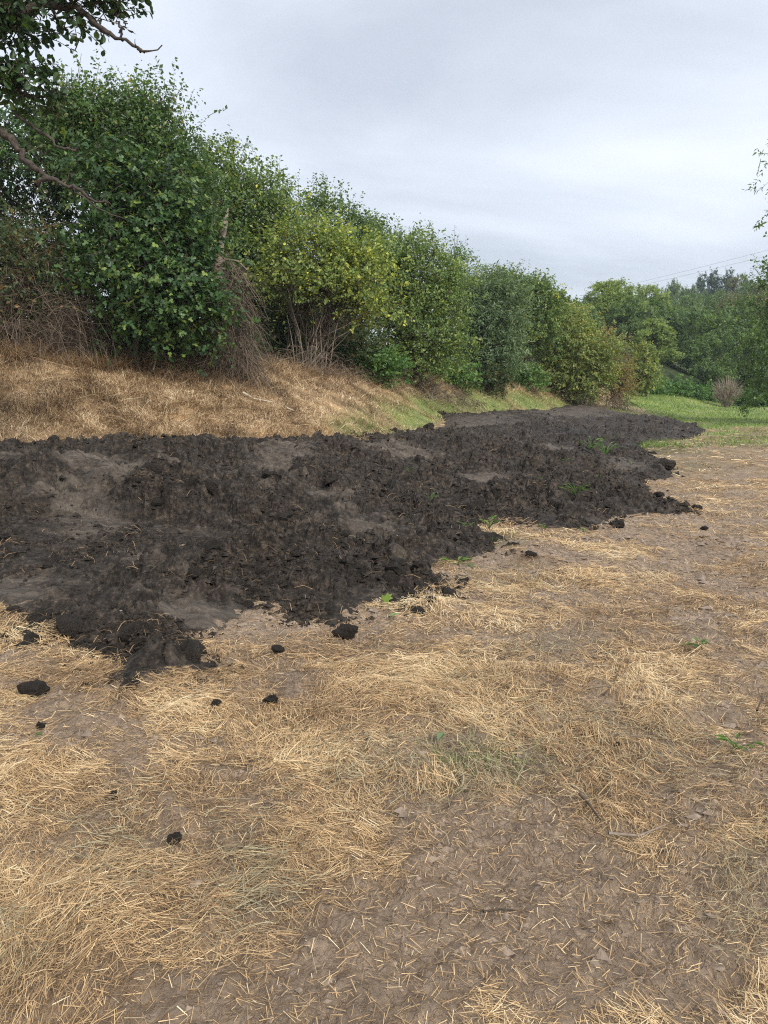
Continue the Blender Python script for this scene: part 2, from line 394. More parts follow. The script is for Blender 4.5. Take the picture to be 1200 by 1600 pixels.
M['bush'] = leaf_mat('scrub_leaf', [(0, (0.075, 0.121, 0.048)), (.5, (0.188, 0.260, 0.088)), (.85, (0.314, 0.383, 0.119)), (1, (0.527, 0.479, 0.145))])
M['browning'] = leaf_mat('browning_leaf', [(0, (0.082, 0.089, 0.036)), (.5, (0.211, 0.194, 0.082)), (1, (0.421, 0.308, 0.145))])
M['bramble'] = leaf_mat('bramble_leaf', [(0, (0.037, 0.070, 0.029)), (.55, (0.078, 0.124, 0.049)), (.8, (0.155, 0.176, 0.067)), (1, (0.310, 0.176, 0.083))])
M['nettle'] = leaf_mat('nettle_leaf', [(0, (0.051, 0.120, 0.040)), (.5, (0.112, 0.231, 0.064)), (1, (0.239, 0.359, 0.108))])
M['far'] = leaf_mat('far_leaf', [(0, (0.064, 0.114, 0.046)), (.5, (0.139, 0.226, 0.078)), (.85, (0.235, 0.343, 0.113)), (1, (0.342, 0.437, 0.130))])
M['far_light'] = leaf_mat('far_light_leaf', [(0, (0.120, 0.189, 0.064)), (.5, (0.257, 0.353, 0.106)), (1, (0.462, 0.542, 0.166))])
M['far_olive'] = leaf_mat('far_olive_leaf', [(0, (0.088, 0.112, 0.047)), (.5, (0.176, 0.199, 0.076)), (1, (0.287, 0.271, 0.118))])
M['conifer'] = leaf_mat('conifer_needles', [(0, (0.027, 0.066, 0.039)), (.6, (0.058, 0.113, 0.058)), (1, (0.098, 0.166, 0.078))], trans=.15)
M['oak'] = leaf_mat('oak_leaf', [(0, (0.022, 0.054, 0.022)), (.6, (0.050, 0.102, 0.034)), (1, (0.108, 0.168, 0.048))], trans=.3)
M['bark'] = bark_mat('brown_bark', (.045, .035, .026), (.13, .105, .08))
M['grey_bark'] = bark_mat('grey_bark', (.022, .018, .015), (.115, .095, .080), 22)
M['dead_wood'] = bark_mat('dead_wood', (.16, .125, .10), (.36, .30, .24), 14)
M['pale_wood'] = bark_mat('pale_wood', (.38, .32, .24), (.58, .51, .40), 30)
M['twig'] = ramp_mat('twig', [(0, (.035, .027, .022)), (.6, (.085, .065, .050)), (1, (.17, .13, .10))])
M['dead_twig'] = ramp_mat('dead_twig', [(0, (.045, .034, .026)), (.5, (.125, .095, .070)), (1, (.27, .21, .155))])
M['bleached_twig'] = ramp_mat('bleached_twig', [(0, (.14, .11, .085)), (1, (.36, .30, .23))])
M['straw'] = ramp_mat('straw', [(0, (0.163, 0.102, 0.058)), (.25, (0.362, 0.234, 0.121)), (.55, (0.619, 0.414, 0.205)), (.8, (0.798, 0.575, 0.307)), (1, (0.880, 0.731, 0.465))], rough=.55, spec=.35)
M['dry_grass'] = ramp_mat('dry_grass', [(0, (0.229, 0.152, 0.091)), (.3, (0.419, 0.299, 0.177)), (.65, (0.607, 0.456, 0.279)), (1, (0.777, 0.649, 0.456))], rough=.65, spec=.25)
M['grey_hay'] = ramp_mat('grey_hay', [(0, (.17, .135, .078)), (.5, (.33, .275, .165)), (1, (.50, .44, .28))], rough=.7)
M['green_grass'] = leaf_mat('green_grass', [(0, (0.100, 0.164, 0.045)), (.5, (0.219, 0.328, 0.085)), (.85, (0.359, 0.454, 0.130)), (1, (0.579, 0.550, 0.240))], trans=.3)
M['weed'] = leaf_mat('weed_leaf', [(0, (0.048, 0.112, 0.020)), (.5, (0.104, 0.210, 0.032)), (1, (0.224, 0.315, 0.056))], trans=.35)

def ground_mat():
    m, t, b, out = nodes_mat('field_ground')
    n1 = noise(t, 5, 6, .7); n2 = noise(t, 24, 8, .8)
    c = attr(t, 'Col', 'Color')
    c = mixc(t, 1.0, c, ramp(t, [(.25, (.62, .60, .58)), (.75, (1.32, 1.30, 1.27))], n1), 'MULTIPLY')
    c = mixc(t, 1.0, c, ramp(t, [(.3, (.62, .62, .62)), (.7, (1.28, 1.26, 1.22))], n2), 'MULTIPLY')
    t.links.new(c, b.inputs['Base Color']); b.inputs['Roughness'].default_value = .8; b.inputs['Specular IOR Level'].default_value = .3
    vt = t.nodes.new('ShaderNodeTexVoronoi'); vt.feature = 'DISTANCE_TO_EDGE'; vt.inputs['Scale'].default_value = 13; vtc = t.nodes.new('ShaderNodeTexCoord')
    wv = t.nodes.new('ShaderNodeVectorMath'); wv.operation = 'MULTIPLY_ADD'; wv.inputs[1].default_value = (.16, .16, .16); t.links.new(n1, wv.inputs[0]); t.links.new(vtc.outputs['Object'], wv.inputs[2]); t.links.new(wv.outputs[0], vt.inputs['Vector'])
    mr = t.nodes.new('ShaderNodeMapRange'); mr.inputs['From Max'].default_value = .10; t.links.new(vt.outputs['Distance'], mr.inputs['Value'])
    ad = t.nodes.new('ShaderNodeMath'); ad.operation = 'MULTIPLY_ADD'; ad.inputs[1].default_value = .35; t.links.new(mr.outputs[0], ad.inputs[0]); t.links.new(n2, ad.inputs[2])
    bump(t, b, ad.outputs[0], .95, .034); return m
def mud_mat(name='mud', attrs=True):
    m, t, b, out = nodes_mat(name)
    n1 = noise(t, 2.4, 5, .65); n2 = noise(t, 17, 7, .78); n3 = noise(t, 60, 4, .7)
    vt = t.nodes.new('ShaderNodeTexVoronoi'); vt.inputs['Scale'].default_value = 19; vtc = t.nodes.new('ShaderNodeTexCoord'); t.links.new(vtc.outputs['Object'], vt.inputs['Vector'])
    dark = ramp(t, [(.35, (.0090, .0074, .0058)), (.48, (.028, .0230, .0178)), (.60, (.076, .062, .048)), (.70, (.170, .140, .108))], n2)
    dark = mixc(t, 1.0, dark, ramp(t, [(.3, (.75, .74, .74)), (.7, (1.35, 1.25, 1.18))], n1), 'MULTIPLY')
    mpn = t.nodes.new('ShaderNodeMapping'); mpn.inputs['Rotation'].default_value = (0, 0, .5); mpn.inputs['Scale'].default_value = (2.2, 15, 6)
    tcn = t.nodes.new('ShaderNodeTexCoord'); t.links.new(tcn.outputs['Object'], mpn.inputs[0]); n4 = t.nodes.new('ShaderNodeTexNoise'); n4.inputs['Scale'].default_value = 1.0; n4.inputs['Detail'].default_value = 6; n4.inputs['Roughness'].default_value = .7; t.links.new(mpn.outputs[0], n4.inputs['Vector'])
    grey = ramp(t, [(.3, (.040, .034, .028)), (.5, (.100, .085, .071)), (.7, (.19, .164, .138))], n4.outputs[0])
    grey = mixc(t, .42, grey, dark, 'MIX')
    grey = mixc(t, 1.0, grey, (1.5, 1.46, 1.40), 'MULTIPLY')
    if attrs:
        c = mixc(t, attr(t, 'smear'), dark, grey)
    else: c = dark
    t.links.new(c, b.inputs['Base Color'])
    t.links.new(ramp(t, [(.3, (.50, .50, .50)), (.7, (.85, .85, .85))], n1), b.inputs['Roughness'])
    b.inputs['Specular IOR Level'].default_value = .27
    ad = t.nodes.new('ShaderNodeMath'); ad.operation = 'MULTIPLY_ADD'; ad.inputs[1].default_value = -.8; t.links.new(vt.outputs['Distance'], ad.inputs[0]); t.links.new(n2, ad.inputs[2])
    bump(t, b, ad.outputs[0], .85, .045); return m
M['ground'] = ground_mat(); M['mud'] = mud_mat(); M['clod'] = mud_mat('clod_mud', False)
def plain(name, c1, c2, scale=20, rough=.7):
    m, t, b, out = nodes_mat(name); n = noise(t, scale, 4, .6)
    t.links.new(ramp(t, [(.3, c1), (.7, c2)], n), b.inputs['Base Color']); b.inputs['Roughness'].default_value = rough
    return m
M['stone'] = plain('pale_stone', (.16, .15, .14), (.34, .33, .31), 40)
M['soil_crumb'] = plain('soil_crumb', (.15, .112, .083), (.36, .275, .205), 12, .85)
M['wire'] = plain('wire', (.05, .05, .055), (.08, .08, .085))

# ================================================================== SETTING: ground and mud
def polar(rad, ang):
    rr, aa = np.meshgrid(rad, ang, indexing='ij')
    return rr * np.sin(aa), rr * np.cos(aa)
def grid_quads(nr, na, wrap=False):
    i = np.arange(nr * na).reshape(nr, na)
    if wrap: j = np.roll(i, -1, 1)
    else: j = i[:, 1:]; i = i[:, :-1]
    return np.stack([i[:-1], i[1:], j[1:], j[:-1]], -1).reshape(-1, 4)

# masks that colour the ground
def zone(x, y):
    """dry bank grass / green field / green tint of bank, as weights"""
    z = terrain(x, y); px, py = project(np.stack([x, y, z], -1)); d = np.hypot(x, y)
    n = fbm(x * .5, y * .5, 51, 3)
    toe = np.interp(px, [-300, 0, 400, 560, 690, 870, 960], [706, 704, 694, 698, 655, 640, 634])
    bank = smooth(12, -4, py - toe) * (px < 975) * (y > 3)
    bank = np.where((x < -7) & (y < 13), 1.0, bank)
    bank = np.where((y < 3), smooth(-5.5, -7.5, x), bank)
    bank = np.maximum(bank, ((px < 960) & (py < 630)) * 1.0)
    edge = np.interp(px, [900, 980, 1060, 1140, 1200, 1400], [640, 640, 668, 676, 672, 665])
    field = smooth(12, -18, py - edge + 16 * n) * (px > 930) * (y > 15) * (1 - bank)
    gb = (1.3 * blob(px, py, 760, 632, 120, 18) + 1.2 * blob(px, py, 650, 660, 45, 22) + .6 * blob(px, py, 560, 660, 40, 20) + .6 * blob(px, py, 860, 630, 60, 10)) * bank
    gb = np.clip(gb * (1 + .9 * n), 0, 1)
    verge = np.clip((blob(px, py, 1010, 700, 60, 12) + .7 * blob(px, py, 1170, 690, 60, 14) + .7 * blob(px, py, 780, 845, 40, 10) + .5 * blob(px, py, 1090, 720, 60, 18) + .4 * blob(px, py, 760, 1190, 90, 30)) * (1 + n), 0, 1) * (1 - bank)
    return bank, field, gb, verge, z
ang = np.concatenate([np.linspace(-180, -48, 40)[:-1], np.linspace(-48, -34, 40)[:-1], np.linspace(-34, 34, 245), np.linspace(34, 48, 40)[1:], np.linspace(48, 180, 40)[1:-1]])
rad = np.concatenate([[0.02, .5, 1.0], np.geomspace(1.4, 12, 240), np.geomspace(12.2, 70, 110), np.geomspace(73, 900, 50)])
gx, gy = polar(rad, np.radians(ang))
bank, field, gb, verge, gz0 = zone(gx, gy)
gz = gz0 + ground_detail(gx, gy) * (1 - .5 * bank)
cov = straw_cover(gx, gy, gz0)
soil = np.array([.42, .322, .238]); thatch = np.array([.36, .255, .14]); drybank = np.array([.44, .30, .165]); green = np.array([.24, .32, .10]); litter = np.array([.15, .105, .065]); olive = np.array([.155, .155, .07])
def lerp(a, b, t): return a * (1 - t[..., None]) + b * t[..., None]
gd = np.hypot(gx, gy)
C = np.broadcast_to(soil, gx.shape + (3,)).copy()
C = lerp(C, thatch, np.clip(cov, 0, 1) * (0.35 + 0.45 * smooth(5, 16, gd)))
C = lerp(C, olive, verge * .8)
C = lerp(C, green, np.clip(field * (.85 + .3 * fbm(gx * .4, gy * .4, 5, 2)), 0, 1))
C = lerp(C, drybank * (.85 + .55 * fbm(gx * 1.3, gy * 1.3, 24, 4, .65))[..., None], bank)
C = lerp(C, green * 1.05, gb * .8)
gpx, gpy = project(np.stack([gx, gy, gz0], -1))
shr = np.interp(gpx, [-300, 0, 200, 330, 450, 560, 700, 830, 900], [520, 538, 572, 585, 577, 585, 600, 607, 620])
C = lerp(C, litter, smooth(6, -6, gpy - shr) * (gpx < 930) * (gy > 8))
C = lerp(C, np.array([.06, .085, .03]), smooth(58, 66, gd) * (gx > -5))
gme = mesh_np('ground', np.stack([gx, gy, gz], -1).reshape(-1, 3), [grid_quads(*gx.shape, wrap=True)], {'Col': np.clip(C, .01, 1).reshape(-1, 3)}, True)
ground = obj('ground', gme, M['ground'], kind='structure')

mrad = np.concatenate([np.geomspace(3.45, 14, 560), np.geomspace(14.06, 58, 250)]); mang = np.radians(np.linspace(-35, 26, 640))
mx_, my_ = polar(mrad, mang)
mz, msd, msm = mud_z(mx_, my_)
q = grid_quads(*mx_.shape); keep = (msd.ravel()[q] > -0.08).any(1); q = q[keep]
used, inv = np.unique(q, return_inverse=True)
mv = np.stack([mx_, my_, mz], -1).reshape(-1, 3)[used]
sme = np.clip(msm * 1.15 - .25 + .75 * fbm(mx_ * 2.2 + .8 * my_, my_ * 4.5, 92, 5, .7), 0, 1)
mud = obj('mud', mesh_np('mud', mv, [inv.reshape(-1, 4)], {'smear': sme.ravel()[used]}, False), M['mud'], kind='structure')

# ------------------------------------------------------------------ clods
def clod_mesh(name, seed, sub=2, rough=.28):
    import bmesh
    bm = bmesh.new(); bmesh.ops.create_icosphere(bm, subdivisions=sub, radius=1)
    V = np.array([v.co[:] for v in bm.verts]); r_ = np.random.default_rng(seed)
    k = r_.normal(0, 1, (7, 3)) * 1.9; ph = r_.uniform(0, 6.3, 7)
    k2 = r_.normal(0, 1, (7, 3)) * 5; ph2 = r_.uniform(0, 6.3, 7)
    s = 1 + rough * np.sin(V @ k.T + ph).sum(1) / 2.6 + rough * .5 * np.sin(V @ k2.T + ph2).sum(1) / 2.6
    V = V * s[:, None] * np.array([1, .85, .68])
    for v, c in zip(bm.verts, V): v.co = c
    me = bpy.data.meshes.new(name); bm.to_mesh(me); bm.free(); me.update(); return me
clods_hi = [clod_mesh('mud_clod', 100 + i, 3, .30) for i in range(5)]
clods_lo = [clod_mesh('clod', 200 + i, 1, .36) for i in range(6)]
clods_mid = [clod_mesh('clod', 300 + i, 2, .36) for i in range(6)]
for me in clods_hi + clods_lo + clods_mid: me.materials.append(M['clod'])
CLODS = [(57, 1076, 20, 'dark crumbly clod lying in straw near the left edge'), (338, 1107, 10, 'small dark clod with a pale fleck, below the mud tip'),
  (426, 1104, 10, 'small round clod right of its twin in the straw'), (435, 1029, 10, 'rounded clod just off the mud edge in pale straw'), (176, 1250, 10, 'lone dark clod in the golden straw, lower left'),
  (273, 1325, 13, 'flat dark clod half sunk in trampled straw'), (540, 998, 17, 'flattened clod beside the mud edge, centre'), (62, 1135, 7, 'tiny clod beside a fallen green leaf, left'),
  (1085, 797, 9, 'loose black clod at the pointed right tip of the mud'), (828, 872, 9, 'small clod on the bare patch right of the mud'), (1040, 740, 13, 'upright dark clod on the right rim of the mud'),
  (672, 948, 7, 'little upright clod right of the yellow leaf'), (850, 1084, 6, 'tiny brown clod on straw, centre right'), (210, 1078, 10, 'crumbled clod under the lowest mud tip'), (965, 828, 11, 'rough clod in front of the grassy mud edge'),
  (1102, 830, 5, 'tiny clod on the brown track, far right'), (1030, 787, 8, 'clod at the mud spit near the track'), (10, 868, 9, 'lump of mud at the left frame edge'), (640, 930, 10, 'wet clod at the mud edge above the yellow leaf'), (965, 1170, 5, 'dark chip of soil in straw, right of centre')]
for i, (px, py, rp_, lab) in enumerate(CLODS):
    p = hit([px], [py])[0]; d = np.hypot(p[0], p[1]); r_ = .95 * rp_ * d / F_PX
    z = float(ground_z(p[0], p[1]))
    if mud_sd(p[:1], p[1:2])[0] > 0: z = float(mud_z(p[:1], p[1:2])[0][0])
    o = obj('mud_clod', clods_hi[i % 5], None, loc=(p[0], p[1], z + r_ * .38 + .012)); o.scale = (r_ * 1.1, r_ * 1.1, r_); o.rotation_euler = (0, 0, i * 1.7)
    tag(o, lab, 'clod', 'loose clods of dark mud on the straw')

# clods that make up the broken surface of the mud: the largest as parts, the crumbs as one mass
def mud_samples(n, edge_bias):
    """points on the mud, spread evenly over its picture area"""
    out = []
    while sum(len(a) for a in out) < n:
        px = rng.uniform(-40, 1110, 6000); py = rng.uniform(632, 1082, 6000)
        r_ = rng.uniform(0, 1, 6000)
        P = hit(px, py); sd = mud_sd(P[:, 0], P[:, 1]); d = np.hypot(P[:, 0], P[:, 1])
        ok = (sd > -0.28 * rng.uniform(0, 1, len(sd)) ** 3) & (d < 45)
        _, _, sm = mud_z(P[:, 0], P[:, 1])
        pr = (1 - .93 * np.clip(sm * 1.3, 0, 1)) * smooth(-.35, .55, fbm(P[:, 0] * 1.4, P[:, 1] * 1.4, 97, 3)) * (edge_bias + (1 - edge_bias) * smooth(.8, .0, sd))
        out.append(P[ok & (r_ < pr)])
    P = np.concatenate(out)[:n]; zz_ = mud_z(P[:, 0], P[:, 1]); P[:, 2] = np.where(zz_[1] > 0, zz_[0], ground_z(P[:, 0], P[:, 1])); return P
P = mud_samples(300, .35); d = np.hypot(P[:, 0], P[:, 1])
sz = np.clip(rng.lognormal(0, .5, 300) * .046, .022, .15) * (0.75 + d / 30)
for i in range(300):
    o = obj('clod', clods_mid[i % 6], None, mud, loc=P[i] - np.array([0, 0, sz[i] * .15]))
    o.scale = (sz[i] * 1.1, sz[i] * .95, sz[i]); o.rotation_euler = (rng.uniform(-.5, .5), rng.uniform(-.5, .5), rng.uniform(0, 6.3))
P = mud_samples(16500, .5); d = np.hypot(P[:, 0], P[:, 1]); n = len(P)
sz = np.clip(rng.lognormal(0, .5, n) * .014, .006, .050) * (0.6 + d / 16)
oct_ = np.array([(1, 0, 0), (0, 1, 0), (-1, 0, 0), (0, -1, 0), (0, 0, 1), (0, 0, -1)], float); tv = [oct_ * rng.uniform(.55, 1.25, (6, 1)) + rng.normal(0, .22, (6, 3)) for _ in range(6)]; tf = np.array([(0, 1, 4), (1, 2, 4), (2, 3, 4), (3, 0, 4), (1, 0, 5), (2, 1, 5), (3, 2, 5), (0, 3, 5)])
Vs = []; Ff = []; off = 0
for k in range(6):
    s = slice(k, n, 6); p = P[s]; a = rng.uniform(0, 6.3, len(p)); ca, sa = np.cos(a), np.sin(a)
    v = tv[k][None] * sz[s][:, None, None]
    V = np.stack([v[..., 0] * ca[:, None] - v[..., 1] * sa[:, None], v[..., 0] * sa[:, None] + v[..., 1] * ca[:, None], v[..., 2] * .8], -1) + p[:, None]
    Vs.append(V.reshape(-1, 3)); nv = tv[k].shape[0]
    Ff.append((tf[None] + (np.arange(len(p)) * nv)[:, None, None]).reshape(-1, 3) + off); off += len(Vs[-1])
obj('crumbs', mesh_np('crumbs', np.concatenate(Vs), [np.concatenate(Ff)], None, False), M['clod'], mud, kind='stuff')
# roots, straw ends and pale stones mixed into the mud
P = mud_samples(1100, .8); n = len(P); d = np.hypot(P[:, 0], P[:, 1])
a = rng.uniform(0, 6.3, n); L = rng.uniform(.04, .16, n) * (.7 + d / 25); t = np.array([-.5, 0, .5])
dr = np.stack([np.cos(a), np.sin(a), rng.uniform(-.1, .5, n)], -1)
Q = P[:, None] + dr[:, None] * (L[:, None] * t)[..., None]; Q[:, 1, 2] += L * .15; Q[..., 2] += .015 + .02 * rng.uniform(0, 1, (n, 1))
V, f = ribbons(Q, .0016 + d * .00022)
obj('root_fibre', mesh_np('root_fibre', V, [f], {'tint': np.repeat(rng.uniform(0, 1, n) ** 2 * .42, 6)}), M['straw'], mud, kind='stuff')
for i, (px, py, rp_) in enumerate([(185, 1000, 3), (205, 1018, 4), (178, 1010, 3), (190, 985, 3), (660, 838, 2), (648, 833, 3), (620, 866, 2), (288, 872, 3)]):
    p = hit([px], [py])[0]; z = float(mud_z(p[:1], p[1:2])[0][0]); d = np.hypot(p[0], p[1]); r_ = rp_ * d / F_PX
    o = obj('stone', clods_mid[i % 6].copy(), None, mud, loc=(p[0], p[1], z + r_ * .4)); o.data.materials.clear(); o.data.materials.append(M['stone'])
    o.scale = (r_, r_ * .8, r_ * .7); o.rotation_euler = (0, .3, i)

# ================================================================== straw, dry grass, green grass
def scatter_px(n, y0, y1, p0, p1, dmin=0, dmax=99):
    px = rng.uniform(p0, p1, n); py = rng.uniform(y0, y1, n); P = hit(px, py)
    return P, px, py
def scatter_band(n, d0, d1, margin=.9):
    y = np.sqrt(rng.uniform(d0 * d0, d1 * d1, n)); hw = .54 * y + margin
    x = rng.uniform(-1, 1, n) * hw
    return x, y
def lay(x, y, head, L, w, lift, seg=3, bend=.13):
    """stalks draped over the ground"""
    n = len(x); t = np.linspace(-.5, .5, seg)
    cur = rng.normal(0, bend, n)
    hx = np.cos(head)[:, None] + cur[:, None] * -np.sin(head)[:, None] * t * 2
    hy = np.sin(head)[:, None] + cur[:, None] * np.cos(head)[:, None] * t * 2
    X = x[:, None] + hx * (L[:, None] * t); Y = y[:, None] + hy * (L[:, None] * t)
    Z = ground_z(X[:, [0, -1]], Y[:, [0, -1]])
    Z = Z[:, :1] * (.5 - t) + Z[:, 1:] * (.5 + t) + (.12 * L * rng.uniform(-.3, 1, n))[:, None] * (.25 - t * t) * 2
    tilt = rng.normal(0, .10, n)
    Z = Z + lift[:, None] + np.abs(tilt[:, None] * L[:, None]) * .5 + tilt[:, None] * L[:, None] * t + .003
    return np.stack([X, Y, Z], -1)
SV, SF, ST, SO = [], [], [], 0
def add(V, f, tint, per):
    global SO
    SV.append(V); SF.append(f + SO); ST.append(np.repeat(tint, per)); SO += len(V)
for (d0, d1, n, seg, wmin, L0, L1) in [(1.35, 2.6, 34000, 3, .0015, .015, .19), (1.35, 2.6, 70000, 2, .0014, .012, .13), (2.6, 4.2, 40000, 3, .0017, .02, .21), (2.6, 4.2, 105000, 2, .0017, .016, .15), (4.2, 7.5, 150000, 2, .0025, .025, .21), (7.5, 13, 95000, 2, .0048, .04, .25), (13, 30, 38000, 2, .010, .1, .36)]:
    x, y = scatter_band(n, d0, d1)
    cv = straw_cover(x, y); bk, fi, g_, vg, z = zone(x, y)
    ok = (rng.uniform(0, 1, n) < np.clip(cv, .45, 1)) & (bk < .3) & (fi < .4) & (mud_sd(x, y) < .10 * rng.uniform(0, 1, n) ** 2)
    x, y, cv, vg = x[ok], y[ok], cv[ok], vg[ok]; n = len(x)
    swirl = 1.1 * fbm(x * .55, y * .55, 31, 2) * np.pi + .25
    spread = np.where(rng.uniform(0, 1, n) < .45, .32, 1.5)
    head = swirl + rng.normal(0, 1, n) * spread
    bare = smooth(.6, .1, cv)
    L = (L0 + (L1 - L0) * rng.beta(1.1, 3.6, n)) * (1 - .62 * bare)
    w = wmin * rng.uniform(.5, 1.4, n) * (1 - .25 * bare)
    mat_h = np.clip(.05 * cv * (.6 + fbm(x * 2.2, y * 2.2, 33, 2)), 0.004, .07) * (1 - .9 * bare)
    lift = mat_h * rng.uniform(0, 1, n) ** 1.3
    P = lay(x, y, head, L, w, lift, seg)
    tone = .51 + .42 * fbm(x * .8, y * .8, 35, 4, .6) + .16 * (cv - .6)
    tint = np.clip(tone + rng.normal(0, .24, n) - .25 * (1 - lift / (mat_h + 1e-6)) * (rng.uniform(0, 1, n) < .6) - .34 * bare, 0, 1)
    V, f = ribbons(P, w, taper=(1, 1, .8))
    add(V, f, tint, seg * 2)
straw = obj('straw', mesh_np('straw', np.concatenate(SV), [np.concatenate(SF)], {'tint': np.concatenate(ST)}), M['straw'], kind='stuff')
straw['label'] = 'loose golden straw strewn over the trampled ground'; straw['category'] = 'straw'
# chaff: tiny broken bits everywhere, also on the bare soil
SV, SF, ST, SO = [], [], [], 0
for (d0, d1, n, w0) in [(1.35, 3.0, 42000, .0020), (3.0, 6.5, 42000, .0030)]:
    x, y = scatter_band(n, d0, d1); bk, fi, g_, vg, z = zone(x, y); ok = (bk < .3) & (mud_sd(x, y) < .0) & (rng.uniform(0, 1, n) < .35 + .6 * straw_cover(x, y)); x, y = x[ok], y[ok]; n = len(x)
    L = rng.uniform(.008, .05, n) * (.8 + d1 / 12); Q = lay(x, y, rng.uniform(0, 6.3, n), L, None, rng.uniform(0, .012, n), 2)
    V, f = ribbons(Q, w0 * rng.uniform(.5, 1.4, n)); add(V, f, np.clip(rng.normal(.40, .28, n), 0, 1), 4)
ch = obj('chaff', mesh_np('chaff', np.concatenate(SV), [np.concatenate(SF)], {'tint': np.concatenate(ST)}), M['straw'], kind='stuff')
ch['label'] = 'short broken chaff littering the trampled soil'; ch['category'] = 'chaff'
x, y = scatter_band(30000, 1.35, 8); cv = straw_cover(x, y); bk, fi, g_, vg, z = zone(x, y)
ok = (bk < .3) & (mud_sd(x, y) < 0) & (rng.uniform(0, 1, len(x)) < smooth(.9, .2, cv) + .08) & (fbm(x * 2, y * 2, 99, 2) > -.15); x, y = x[ok], y[ok]; n = len(x); d = np.hypot(x, y)
sz_ = np.clip(rng.lognormal(0, .55, n) * .006, .003, .022) * (.7 + d / 6); Vs = []; Ff = []
sh = rng.integers(0, 6, n); v = np.array(tv)[sh] * sz_[:, None, None] * np.array([1.2, 1.0, .6]); P_ = np.stack([x, y, ground_z(x, y)], -1)
sc_ = obj('soil_crumbs', mesh_np('soil_crumbs', (v + P_[:, None]).reshape(-1, 3), [(tf[None] + (np.arange(n) * 6)[:, None, None]).reshape(-1, 3)]), M['soil_crumb'], kind='stuff')
sc_['label'] = 'brown soil crumbs on the trampled track'; sc_['category'] = 'soil crumbs'
# olive-grey wisps of old hay and short green blades in the track
SV, SF, ST, SO = [], [], [], 0
HAY = [(720, 1200, 90, 40, 900), (800, 905, 45, 15, 500), (400, 1370, 50, 60, 700), (850, 1010, 70, 20, 500), (640, 1050, 60, 25, 400), (180, 1330, 60, 60, 400), (1040, 1180, 120, 50, 700), (900, 1130, 100, 25, 500), (1170, 1380, 40, 80, 400), (540, 1190, 60, 30, 400), (30, 1480, 40, 30, 250), (760, 1080, 60, 20, 300)]
for (cx, cy, rx, ry, n) in HAY:
    n = int(n * .75); P = hit(rng.normal(cx, rx * .9, n), rng.normal(cy, ry * .9, n)); x, y = P[:, 0], P[:, 1]
    d = np.hypot(x, y); head = 2.2 * fbm(x * .9, y * .9, 37, 2) + rng.normal(0, .7, n) + 1
    L = rng.uniform(.03, .14, n); Q = lay(x, y, head, L, None, rng.uniform(0.002, .028, n), 3, .35)
    V, f = ribbons(Q, (.0010 + d * .00035) * rng.uniform(.6, 1.2, n)); add(V, f, rng.uniform(0, 1, n), 6)
hay = obj('old_hay', mesh_np('old_hay', np.concatenate(SV), [np.concatenate(SF)], {'tint': np.concatenate(ST)}), M['grey_hay'], kind='stuff')
hay['label'] = 'wisps of grey-green old hay among the straw'; hay['category'] = 'hay'

def upright(x, y, z, h, w, lean, head, seg=2):
    n = len(x); t = np.linspace(0, 1, seg)
    dx = np.cos(head) * lean; dy = np.sin(head) * lean
    k = t[None] ** 1.6 * h[:, None]
    X = x[:, None] + dx[:, None] * k; Y = y[:, None] + dy[:, None] * k
    Z = z[:, None] + h[:, None] * t[None] / np.sqrt(1 + lean[:, None] ** 2) * (1 - .25 * t[None] * np.minimum(lean[:, None], 1.5))
    P = np.stack([X, Y, Z], -1)
    side = np.stack([-np.sin(head + rng.normal(0, .8, n)), np.cos(head + rng.normal(0, .8, n)), np.zeros(n)], -1)
    up = np.cross(unit(P[:, -1] - P[:, 0]), unit(side))
    return ribbons(P, w, up, (1, .8, .15))
# dry bank grass, brushed downhill
SV, SF, ST, SO = [], [], [], 0
GV, GF, GT, GO = [], [], [], 0
px = rng.uniform(-60, 940, 160000); py = rng.uniform(535, 712, 160000)
P = hit(px, py); x, y = P[:, 0], P[:, 1]; bk, fi, g_, vg, z = zone(x, y); d = np.hypot(x, y)
shr_l = np.interp(px, [-300, 0, 200, 330, 450, 560, 700, 830, 900], [520, 536, 566, 580, 572, 580, 595, 602, 615])
tuft = .5 + .5 * fbm(x * 1.6, y * 1.6, 22, 3)
ok = (bk > .5) & (py > shr_l - 4) & (d < 60) & (mud_sd(x, y) < .05) & (rng.uniform(0, 1, len(x)) < .45 + .8 * tuft)
x, y, z, g_, d, tuft, px, py = [a[ok] for a in (x, y, z, g_, d, tuft, px, py)]; n = len(x)
isg = rng.uniform(0, 1, n) < g_ * .8
head = rng.uniform(0, 6.3, n)
h = rng.uniform(.03, .10, n) * (.4 + 1.2 * tuft ** 2) * (1 + d / 60)
near_shr = smooth(40, 0, py - np.interp(px, [-300, 0, 200, 330, 450, 560, 700, 830, 900], [520, 536, 566, 580, 572, 580, 595, 602, 615]))
h = h * (1 + .9 * near_shr)
V, f = upright(x, y, z, h, .0045 + d * .00045, rng.uniform(.25, 1.6, n), head)
tone = np.clip(.45 + .5 * fbm(x * 1.3, y * 1.3, 24, 4, .65) + rng.normal(0, .2, n) - .12 * near_shr, 0, 1)
def split(V, f, tint, mask):
    """strips of one kind only (6 verts each)"""
    idx = np.where(mask)[0]; vv = V.reshape(-1, 4, 3)[idx].reshape(-1, 3)
    base = np.arange(len(idx))[:, None, None] * 4 + np.array([[0, 1, 3, 2]])[None]
    return vv, base.reshape(-1, 4), np.repeat(tint[idx], 4)
V1, f1, t1 = split(V, f, tone, ~isg)
